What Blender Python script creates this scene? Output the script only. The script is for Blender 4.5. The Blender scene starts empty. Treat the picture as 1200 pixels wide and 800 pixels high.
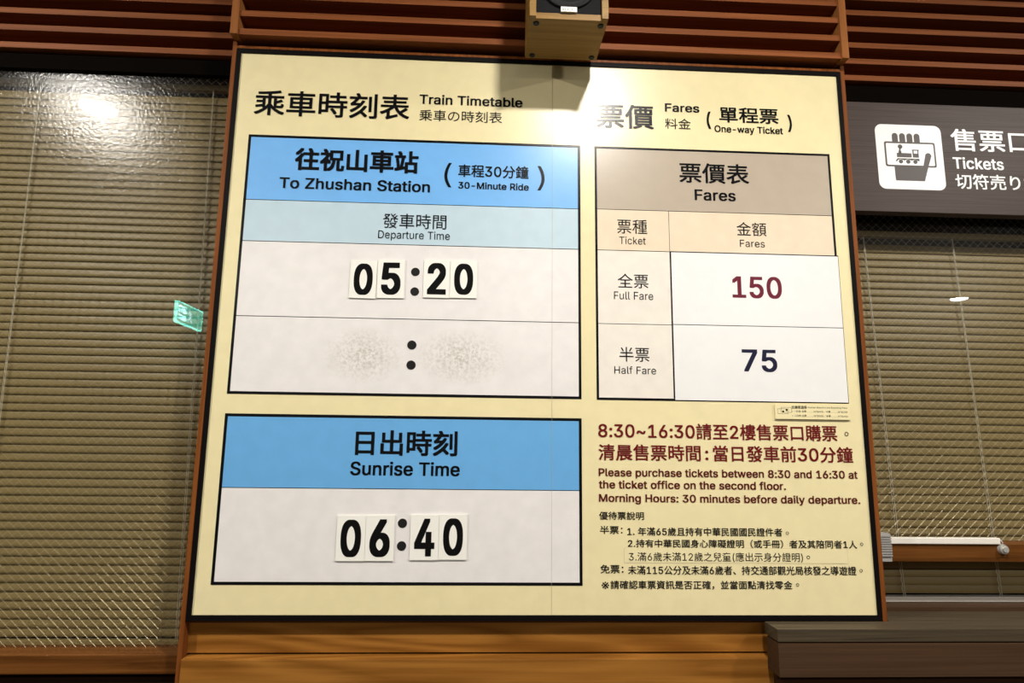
import bpy, bmesh, math, random
from mathutils import Vector, Matrix
random.seed(7)
SC = bpy.context.scene
COL = SC.collection

# ------------------------------------------------------------------ camera, world, exposure
F_PX = 740.0
YAW, PITCH, ROLL = 0.0452963606, 0.161821602, 0.0123342719
cam_data = bpy.data.cameras.new('camera')
cam_data.sensor_fit = 'HORIZONTAL'; cam_data.sensor_width = 36.0
cam_data.lens = F_PX * 36.0 / 1200.0
cam_data.clip_start = 0.02; cam_data.clip_end = 60
cam = bpy.data.objects.new('camera', cam_data); COL.objects.link(cam)
_f = Vector((math.sin(YAW) * math.cos(PITCH), math.cos(YAW) * math.cos(PITCH), math.sin(PITCH)))
_r0 = Vector((math.cos(YAW), -math.sin(YAW), 0)); _u0 = _r0.cross(_f)
_r = _r0 * math.cos(ROLL) + _u0 * math.sin(ROLL); _u = _u0 * math.cos(ROLL) - _r0 * math.sin(ROLL)
cam.matrix_world = Matrix(((_r.x, _u.x, -_f.x, -0.168301), (_r.y, _u.y, -_f.y, -1.741257), (_r.z, _u.z, -_f.z, 1.6), (0, 0, 0, 1)))
SC.camera = cam
w = bpy.data.worlds.new('night'); SC.world = w; w.use_nodes = True
w.node_tree.nodes['Background'].inputs[0].default_value = (0.5, 0.55, 0.7, 1)
w.node_tree.nodes['Background'].inputs[1].default_value = 0.02
SC.view_settings.view_transform = 'Standard'; SC.view_settings.look = 'None'
SC.view_settings.gamma = 1.0; SC.view_settings.use_curve_mapping = False
SC.view_settings.exposure = 0.0
LAMP_W = 51.0            # power of one ceiling downlight
LAMP_SPREAD = math.radians(180)
LAMP_COL = (1.0, 0.95, 0.875)
CEIL = 3.46

# ------------------------------------------------------------------ materials
def mat(name, col, rough=0.5, spec=0.5, metal=0.0, emit=None, estr=0.0):
    m = bpy.data.materials.new(name); m.use_nodes = True
    b = m.node_tree.nodes['Principled BSDF']
    b.inputs['Base Color'].default_value = (*col, 1); b.inputs['Roughness'].default_value = rough
    b.inputs['Specular IOR Level'].default_value = spec; b.inputs['Metallic'].default_value = metal
    if emit:
        b.inputs['Emission Color'].default_value = (*emit, 1); b.inputs['Emission Strength'].default_value = estr
    return m
def nd(m, t, **kw):
    n = m.node_tree.nodes.new(t)
    for k, v in kw.items(): setattr(n, k, v)
    return n
def lk(m, a, b): m.node_tree.links.new(a, b)
def ramp(m, fac, stops):
    r = nd(m, 'ShaderNodeValToRGB')
    while len(r.color_ramp.elements) < len(stops): r.color_ramp.elements.new(0.5)
    for e, (p, c) in zip(r.color_ramp.elements, stops):
        e.position = p; e.color = (*c, 1)
    lk(m, fac, r.inputs[0]); return r
def coords(m, scale=(1, 1, 1)):
    tc = nd(m, 'ShaderNodeTexCoord'); mp = nd(m, 'ShaderNodeMapping')
    mp.inputs['Scale'].default_value = scale
    lk(m, tc.outputs['Object'], mp.inputs['Vector']); return mp.outputs[0]
def wood(name, dark, light, axis='X', rough=0.45, grain=60.0, bump=0.15, rings=0.0):
    m = mat(name, light, rough, 0.10)
    b = m.node_tree.nodes['Principled BSDF']
    along, across = 1.6, grain
    sc = {'X': (along, across, across), 'Z': (across, across, along), 'Y': (across, along, across)}[axis]
    v = coords(m, sc)
    n = nd(m, 'ShaderNodeTexNoise'); n.inputs['Scale'].default_value = 1.0; n.inputs['Detail'].default_value = 5; n.inputs['Roughness'].default_value = 0.6
    n.inputs['Distortion'].default_value = 0.6
    lk(m, v, n.inputs['Vector'])
    fac = n.outputs['Fac']
    if rings > 0:
        sc2 = {'X': (0.9, 7, 7), 'Z': (7, 7, 0.9), 'Y': (7, 0.9, 7)}[axis]
        v2 = coords(m, sc2)
        n2 = nd(m, 'ShaderNodeTexNoise'); n2.inputs['Scale'].default_value = 1.1; n2.inputs['Detail'].default_value = 1.5
        lk(m, v2, n2.inputs['Vector'])
        mu = nd(m, 'ShaderNodeMath', operation='MULTIPLY'); mu.inputs[1].default_value = 16.0; lk(m, n2.outputs['Fac'], mu.inputs[0])
        fr = nd(m, 'ShaderNodeMath', operation='PINGPONG'); fr.inputs[1].default_value = 1.0; lk(m, mu.outputs[0], fr.inputs[0])
        mx = nd(m, 'ShaderNodeMix'); mx.inputs[0].default_value = rings
        lk(m, fac, mx.inputs[2]); lk(m, fr.outputs[0], mx.inputs[3]); fac = mx.outputs[0]
    r = ramp(m, fac, [(0.3, dark), (0.7, light)])
    lk(m, r.outputs[0], b.inputs['Base Color'])
    bp = nd(m, 'ShaderNodeBump'); bp.inputs['Strength'].default_value = bump; bp.inputs['Distance'].default_value = 0.001
    lk(m, fac, bp.inputs['Height']); lk(m, bp.outputs[0], b.inputs['Normal'])
    return m
def printed(name, col, rough=0.29, var=0.04, spec=0.5, mott=25.0):
    """vinyl sheet with faint mottling and tiny scratches"""
    m = mat(name, col, rough, spec); b = m.node_tree.nodes['Principled BSDF']
    v = coords(m)
    n = nd(m, 'ShaderNodeTexNoise'); n.inputs['Scale'].default_value = mott; n.inputs['Detail'].default_value = 6
    lk(m, v, n.inputs['Vector'])
    r = ramp(m, n.outputs['Fac'], [(0.3, tuple(c * (1 - var) for c in col)), (0.7, tuple(min(1, c * (1 + var * .4)) for c in col))])
    lk(m, r.outputs[0], b.inputs['Base Color'])
    return m

M = {}
M['cream'] = printed('cream_vinyl', (0.88, 0.77, 0.45))
M['black_print'] = mat('black_print', (0.005, 0.005, 0.006), 0.25, 0.24)
M['black_frame'] = mat('black_frame', (0.005, 0.004, 0.004), 0.5, 0.06)
M['sky_blue'] = printed('blue_vinyl', (0.19, 0.49, 0.93))
M['mid_blue'] = printed('sunrise_blue_vinyl', (0.15, 0.43, 0.79))
M['pale_blue'] = printed('pale_blue_vinyl', (0.55, 0.70, 0.79))
M['white_vinyl'] = printed('white_vinyl', (0.86, 0.82, 0.80), var=0.05)
M['patch_white'] = printed('patch_white', (0.88, 0.87, 0.86), var=0.02)
M['warm_white'] = printed('warm_white_vinyl', (0.88, 0.82, 0.73), var=0.05)
M['taupe'] = printed('taupe_vinyl', (0.49, 0.41, 0.32))
M['peach'] = printed('peach_vinyl', (0.84, 0.70, 0.52), var=0.05)
M['maroon'] = mat('maroon_print', (0.15, 0.010, 0.028), 0.4, 0.25)
M['navy'] = mat('navy_print', (0.008, 0.008, 0.035), 0.4, 0.25)
M['red'] = mat('red_print', (0.15, 0.006, 0.008), 0.4, 0.2)
M['dred'] = mat('dark_red_print', (0.10, 0.008, 0.007), 0.4, 0.2)
M['grey_line'] = mat('seam_grey', (0.42, 0.38, 0.27), 0.5)
M['numeral_black'] = mat('numeral_black', (0.005, 0.005, 0.005), 0.5, 0.06)
M['card'] = mat('card_white', (0.93, 0.91, 0.84), 0.45)
M['colon_grey'] = mat('faded_black_print', (0.016, 0.015, 0.014), 0.5, 0.12)
M['sticker'] = mat('sticker_cream', (0.88, 0.775, 0.46), 0.35)
M['sticker_edge'] = mat('sticker_edge', (0.55, 0.47, 0.30), 0.5)
# wood
M['trim_wood'] = wood('trim_wood', (0.12, 0.034, 0.007), (0.27, 0.083, 0.018), 'Z', grain=90)
M['slat_wood'] = wood('louvre_wood', (0.17, 0.050, 0.015), (0.31, 0.100, 0.033), 'X', grain=70, rough=0.5)
M['post_wood'] = wood('post_wood', (0.24, 0.082, 0.022), (0.41, 0.16, 0.048), 'Z', grain=80)
M['board_wood'] = wood('board_wood', (0.19, 0.070, 0.010), (0.355, 0.148, 0.027), 'X', grain=70, rings=0.32, rough=0.4)
M['rail_wood'] = wood('rail_wood', (0.075, 0.024, 0.004), (0.20, 0.075, 0.017), 'X', grain=60)
M['backing'] = wood('dark_backing', (0.02, 0.006, 0.004), (0.035, 0.010, 0.007), 'X')
M['lintel'] = mat('dark_lintel', (0.003, 0.002, 0.0015), 0.8, 0.02)
M['counter_top'] = wood('counter_laminate', (0.040, 0.029, 0.017), (0.105, 0.080, 0.050), 'X', grain=110, rough=0.45)
M['counter_front'] = wood('counter_apron', (0.050, 0.026, 0.013), (0.082, 0.044, 0.023), 'X', grain=120, rough=0.5)
M['counter_base'] = wood('counter_base', (0.03, 0.011, 0.005), (0.05, 0.02, 0.009), 'X')
M['blind'] = mat('blind_slat', (0.275, 0.205, 0.084), 0.42, 0.3)
M['cord'] = mat('blind_cord', (0.60, 0.55, 0.42), 0.7)
M['wire'] = mat('wire_steel', (0.46, 0.40, 0.27), 0.36, metal=0.8)
M['alu'] = mat('white_aluminium', (0.85, 0.80, 0.72), 0.35)
M['grey_plastic'] = mat('grey_plastic', (0.36, 0.35, 0.33), 0.6)
M['chrome'] = mat('chrome', (0.62, 0.60, 0.56), 0.35, metal=0.5)
M['sign_brown'] = mat('sign_brown', (0.105, 0.066, 0.052), 0.5, 0.22)
_m = M['sign_brown']; _b = _m.node_tree.nodes['Principled BSDF']
_n = nd(_m, 'ShaderNodeTexNoise'); _n.inputs['Scale'].default_value = 1.0; _n.inputs['Detail'].default_value = 2
lk(_m, coords(_m, (3, 3, 260)), _n.inputs['Vector'])
_r2 = ramp(_m, _n.outputs['Fac'], [(0.35, (0.046, 0.030, 0.025)), (0.65, (0.072, 0.049, 0.042))]); lk(_m, _r2.outputs[0], _b.inputs['Base Color'])
M['white_print'] = mat('white_print', (0.88, 0.87, 0.86), 0.4)
M['pict_brown'] = mat('pictogram_brown', (0.052, 0.038, 0.033), 0.5)
M['speaker_wood'] = wood('speaker_wood', (0.21, 0.112, 0.028), (0.36, 0.205, 0.055), 'X', grain=50, rough=0.4)
M['speaker_black'] = mat('speaker_black', (0.008, 0.008, 0.009), 0.7, 0.1)
M['speaker_cone'] = mat('speaker_cone', (0.011, 0.011, 0.012), 0.6, 0.15)
M['rubber'] = mat('rubber', (0.008, 0.008, 0.008), 0.7)
M['label_white'] = mat('label_white', (0.85, 0.83, 0.78), 0.5)
M['label_grey'] = mat('label_grey', (0.45, 0.43, 0.38), 0.6)
M['plaster'] = mat('plaster', (0.08, 0.06, 0.045), 0.8)
M['ceiling'] = mat('ceiling_paint', (0.05, 0.035, 0.022), 0.85)
M['floor'] = mat('floor_stone', (0.04, 0.034, 0.028), 0.6)
M['office'] = mat('office_paint', (0.05, 0.045, 0.035), 0.9)
M['lamp_trim'] = mat('lamp_trim', (0.8, 0.78, 0.74), 0.5)
M['lamp_lens'] = mat('lamp_lens', (0.9, 0.88, 0.82), 0.4, emit=LAMP_COL, estr=120.0)
M['exit_green'] = mat('exit_green', (0.0, 0.2, 0.12), 0.5, emit=(0.03, 0.72, 0.50), estr=6.5)
M['exit_edge'] = mat('exit_edge', (0.3, 0.9, 0.8), 0.5, emit=(0.20, 1.0, 0.80), estr=16.0)
M['exit_white'] = mat('exit_white', (0.8, 0.9, 0.9), 0.5, emit=(0.55, 0.95, 1.0), estr=11.0)
M['steel_dark'] = mat('dark_steel', (0.05, 0.05, 0.05), 0.5, metal=0.6)

def dirty_white():
    m = M['row_white'] = printed('used_white_vinyl', (0.86, 0.82, 0.80), var=0.05)
    b = m.node_tree.nodes['Principled BSDF']
    base = b.inputs['Base Color'].links[0].from_socket
    tc = nd(m, 'ShaderNodeTexCoord')
    acc = None
    for (cx, cz, rx, rz) in ((-0.50, 0.690, 0.12, 0.085), (-0.23, 0.690, 0.14, 0.085)):
        mp = nd(m, 'ShaderNodeMapping'); mp.vector_type = 'POINT'
        mp.inputs['Location'].default_value = (-cx / rx, 0, -cz / rz); mp.inputs['Scale'].default_value = (1 / rx, 0, 1 / rz)
        lk(m, tc.outputs['Object'], mp.inputs['Vector'])
        g = nd(m, 'ShaderNodeTexGradient', gradient_type='SPHERICAL'); lk(m, mp.outputs[0], g.inputs[0])
        if acc is None: acc = g.outputs['Fac']
        else:
            a = nd(m, 'ShaderNodeMath', operation='ADD'); lk(m, acc, a.inputs[0]); lk(m, g.outputs['Fac'], a.inputs[1]); acc = a.outputs[0]
    n = nd(m, 'ShaderNodeTexNoise'); n.inputs['Scale'].default_value = 110; n.inputs['Detail'].default_value = 9; n.inputs['Roughness'].default_value = 0.75
    lk(m, tc.outputs['Object'], n.inputs['Vector'])
    r = ramp(m, n.outputs['Fac'], [(0.44, (0, 0, 0)), (0.60, (1, 1, 1))])
    mu = nd(m, 'ShaderNodeMath', operation='MULTIPLY'); lk(m, acc, mu.inputs[0]); lk(m, r.outputs[0], mu.inputs[1])
    mx = nd(m, 'ShaderNodeMix', data_type='RGBA'); lk(m, mu.outputs[0], mx.inputs[0])
    lk(m, base, mx.inputs[6]); mx.inputs[7].default_value = (0.50, 0.45, 0.38, 1)
    lk(m, mx.outputs[2], b.inputs['Base Color'])
dirty_white()

def glass():
    m = bpy.data.materials.new('wired_glass'); m.use_nodes = True
    nt = m.node_tree; nt.nodes.clear()
    out = nd(m, 'ShaderNodeOutputMaterial'); tr = nd(m, 'ShaderNodeBsdfTransparent'); tr.inputs[0].default_value = (0.95, 0.95, 0.94, 1)
    g1 = nd(m, 'ShaderNodeBsdfGlossy'); g1.inputs['Roughness'].default_value = 0.006; g1.inputs[0].default_value = (1, 1, 1, 1)
    g2 = nd(m, 'ShaderNodeBsdfGlossy'); g2.inputs['Roughness'].default_value = 0.17
    n = nd(m, 'ShaderNodeTexNoise'); n.inputs['Scale'].default_value = 130; n.inputs['Detail'].default_value = 2
    lk(m, coords(m), n.inputs['Vector'])
    bp = nd(m, 'ShaderNodeBump'); bp.inputs['Strength'].default_value = 0.5; bp.inputs['Distance'].default_value = 0.0016
    lk(m, n.outputs['Fac'], bp.inputs['Height']); lk(m, bp.outputs[0], g2.inputs['Normal'])
    mg = nd(m, 'ShaderNodeMixShader'); mg.inputs[0].default_value = 0.28
    lk(m, g1.outputs[0], mg.inputs[1]); lk(m, g2.outputs[0], mg.inputs[2])
    lw = nd(m, 'ShaderNodeLayerWeight'); lw.inputs['Blend'].default_value = 0.5
    p = nd(m, 'ShaderNodeMath', operation='POWER'); p.inputs[1].default_value = 5; lk(m, lw.outputs['Facing'], p.inputs[0])
    ma = nd(m, 'ShaderNodeMath', operation='MULTIPLY_ADD'); ma.inputs[1].default_value = 0.95; ma.inputs[2].default_value = 0.042
    lk(m, p.outputs[0], ma.inputs[0])
    mx = nd(m, 'ShaderNodeMixShader'); lk(m, ma.outputs[0], mx.inputs[0]); lk(m, tr.outputs[0], mx.inputs[1]); lk(m, mg.outputs[0], mx.inputs[2])
    lk(m, mx.outputs[0], out.inputs[0]); return m
M['glass'] = glass()

# ------------------------------------------------------------------ builders (world coordinates in, local to the parent out)
ORIGIN = {}
def base_of(o):
    return ORIGIN.get(o.name, Vector((0, 0, 0))) if o else Vector((0, 0, 0))
def link(o, parent, origin):
    COL.objects.link(o)
    if parent:
        o.parent = parent; o.location = origin - base_of(parent)
    else: o.location = origin
    ORIGIN[o.name] = origin.copy()
def empty(name, loc, label=None, cat=None, group=None, kind=None):
    o = bpy.data.objects.new(name, None); o.empty_display_size = 0.1
    link(o, None, Vector(loc)); return tag(o, label, cat, group, kind)
def tag(o, label=None, cat=None, group=None, kind=None):
    if label: o['label'] = label
    if cat: o['category'] = cat
    if group: o['group'] = group
    if kind: o['kind'] = kind
    return o
def emit(name, bm, m, parent=None, label=None, bevel=0.0, smooth=False, origin=None):
    bm.normal_update()
    org = Vector(origin) if origin is not None else (base_of(parent) if parent else Vector((0, 0, 0)))
    bmesh.ops.translate(bm, verts=bm.verts, vec=-org)
    me = bpy.data.meshes.new(name)
    if bevel > 0:
        bmesh.ops.bevel(bm, geom=[e for e in bm.edges if len(e.link_faces) == 2 and e.calc_face_angle(0) > 0.6], offset=bevel, segments=2, profile=0.6, affect='EDGES', clamp_overlap=True)
    bm.to_mesh(me); bm.free()
    if smooth:
        for p in me.polygons: p.use_smooth = True
    me.materials.append(M[m] if isinstance(m, str) else m)
    o = bpy.data.objects.new(name, me); link(o, parent, org)
    if label: o['label'] = label
    return o
def bx(bm, x0, x1, y0, y1, z0, z1):
    v = [bm.verts.new(p) for p in ((x0, y0, z0), (x1, y0, z0), (x1, y1, z0), (x0, y1, z0), (x0, y0, z1), (x1, y0, z1), (x1, y1, z1), (x0, y1, z1))]
    for f in ((0, 3, 2, 1), (4, 5, 6, 7), (0, 1, 5, 4), (1, 2, 6, 5), (2, 3, 7, 6), (3, 0, 4, 7)): bm.faces.new([v[i] for i in f])
def box(name, x0, x1, y0, y1, z0, z1, m, parent=None, bevel=0.0, label=None, origin=None):
    bm = bmesh.new(); bx(bm, x0, x1, y0, y1, z0, z1)
    if origin is None and parent is None: origin = ((x0 + x1) / 2, (y0 + y1) / 2, z0)
    return emit(name, bm, m, parent, label, bevel, origin=origin)
def prism(bm, pts, y0, y1):
    """outline pts (x,z) extruded from y0 (front) to y1 (back)"""
    a = [bm.verts.new((x, y0, z)) for x, z in pts]; b = [bm.verts.new((x, y1, z)) for x, z in pts]
    n = len(pts); bm.faces.new(a); bm.faces.new(b[::-1])
    for i in range(n): bm.faces.new((a[i], b[i], b[(i + 1) % n], a[(i + 1) % n]))
def fixn(bm): bmesh.ops.recalc_face_normals(bm, faces=bm.faces)
def tube(bm, pts, r, n=5):
    rings = []
    for i, p in enumerate(pts):
        p = Vector(p); d = (Vector(pts[min(i + 1, len(pts) - 1)]) - Vector(pts[max(i - 1, 0)])).normalized()
        s = d.cross(Vector((0, 1, 0)));  s = s if s.length > .05 else d.cross(Vector((1, 0, 0)))
        s.normalize(); t = d.cross(s)
        rings.append([bm.verts.new(p + (s * math.cos(2 * math.pi * k / n) + t * math.sin(2 * math.pi * k / n)) * r) for k in range(n)])
    for a, b in zip(rings, rings[1:]):
        for k in range(n): bm.faces.new((a[k], a[(k + 1) % n], b[(k + 1) % n], b[k]))
    bm.faces.new(rings[0][::-1]); bm.faces.new(rings[-1])
def disc_pts(cx, cz, r, n=28): return [(cx + r * math.cos(2 * math.pi * k / n), cz + r * math.sin(2 * math.pi * k / n)) for k in range(n)]
def cyl(bm, c, r, axis, h, n=32, r2=None):
    """cylinder from point c along axis for length h"""
    ax = Vector(axis).normalized(); s = ax.orthogonal().normalized(); t = ax.cross(s); c = Vector(c); r2 = r if r2 is None else r2
    a = [bm.verts.new(c + (s * math.cos(2 * math.pi * k / n) + t * math.sin(2 * math.pi * k / n)) * r) for k in range(n)]
    b = [bm.verts.new(c + ax * h + (s * math.cos(2 * math.pi * k / n) + t * math.sin(2 * math.pi * k / n)) * r2) for k in range(n)]
    bm.faces.new(a[::-1]); bm.faces.new(b)
    for k in range(n): bm.faces.new((a[k], a[(k + 1) % n], b[(k + 1) % n], b[k]))
def rrect(x0, x1, z0, z1, r, n=6):
    out = []
    for cx, cz, a0 in ((x1 - r, z1 - r, 0), (x0 + r, z1 - r, 90), (x0 + r, z0 + r, 180), (x1 - r, z0 + r, 270)):
        for k in range(n + 1):
            a = math.radians(a0 + 90 * k / n); out.append((cx + r * math.cos(a), cz + r * math.sin(a)))
    return out
def ring_flat(bm, x0, x1, z0, z1, t, y0, y1):
    bx(bm, x0, x1, y0, y1, z1 - t, z1); bx(bm, x0, x1, y0, y1, z0, z0 + t)
    bx(bm, x0, x0 + t, y0, y1, z0 + t, z1 - t); bx(bm, x1 - t, x1, y0, y1, z0 + t, z1 - t)
def line(bm, x0, z0, x1, z1, t, y0, y1):
    d = Vector((x1 - x0, 0, z1 - z0)).normalized(); n = Vector((-d.z, 0, d.x)) * t / 2
    prism(bm, [(x0 + n.x, z0 + n.z), (x1 + n.x, z1 + n.z), (x1 - n.x, z1 - n.z), (x0 - n.x, z0 - n.z)], y0, y1)

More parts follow.
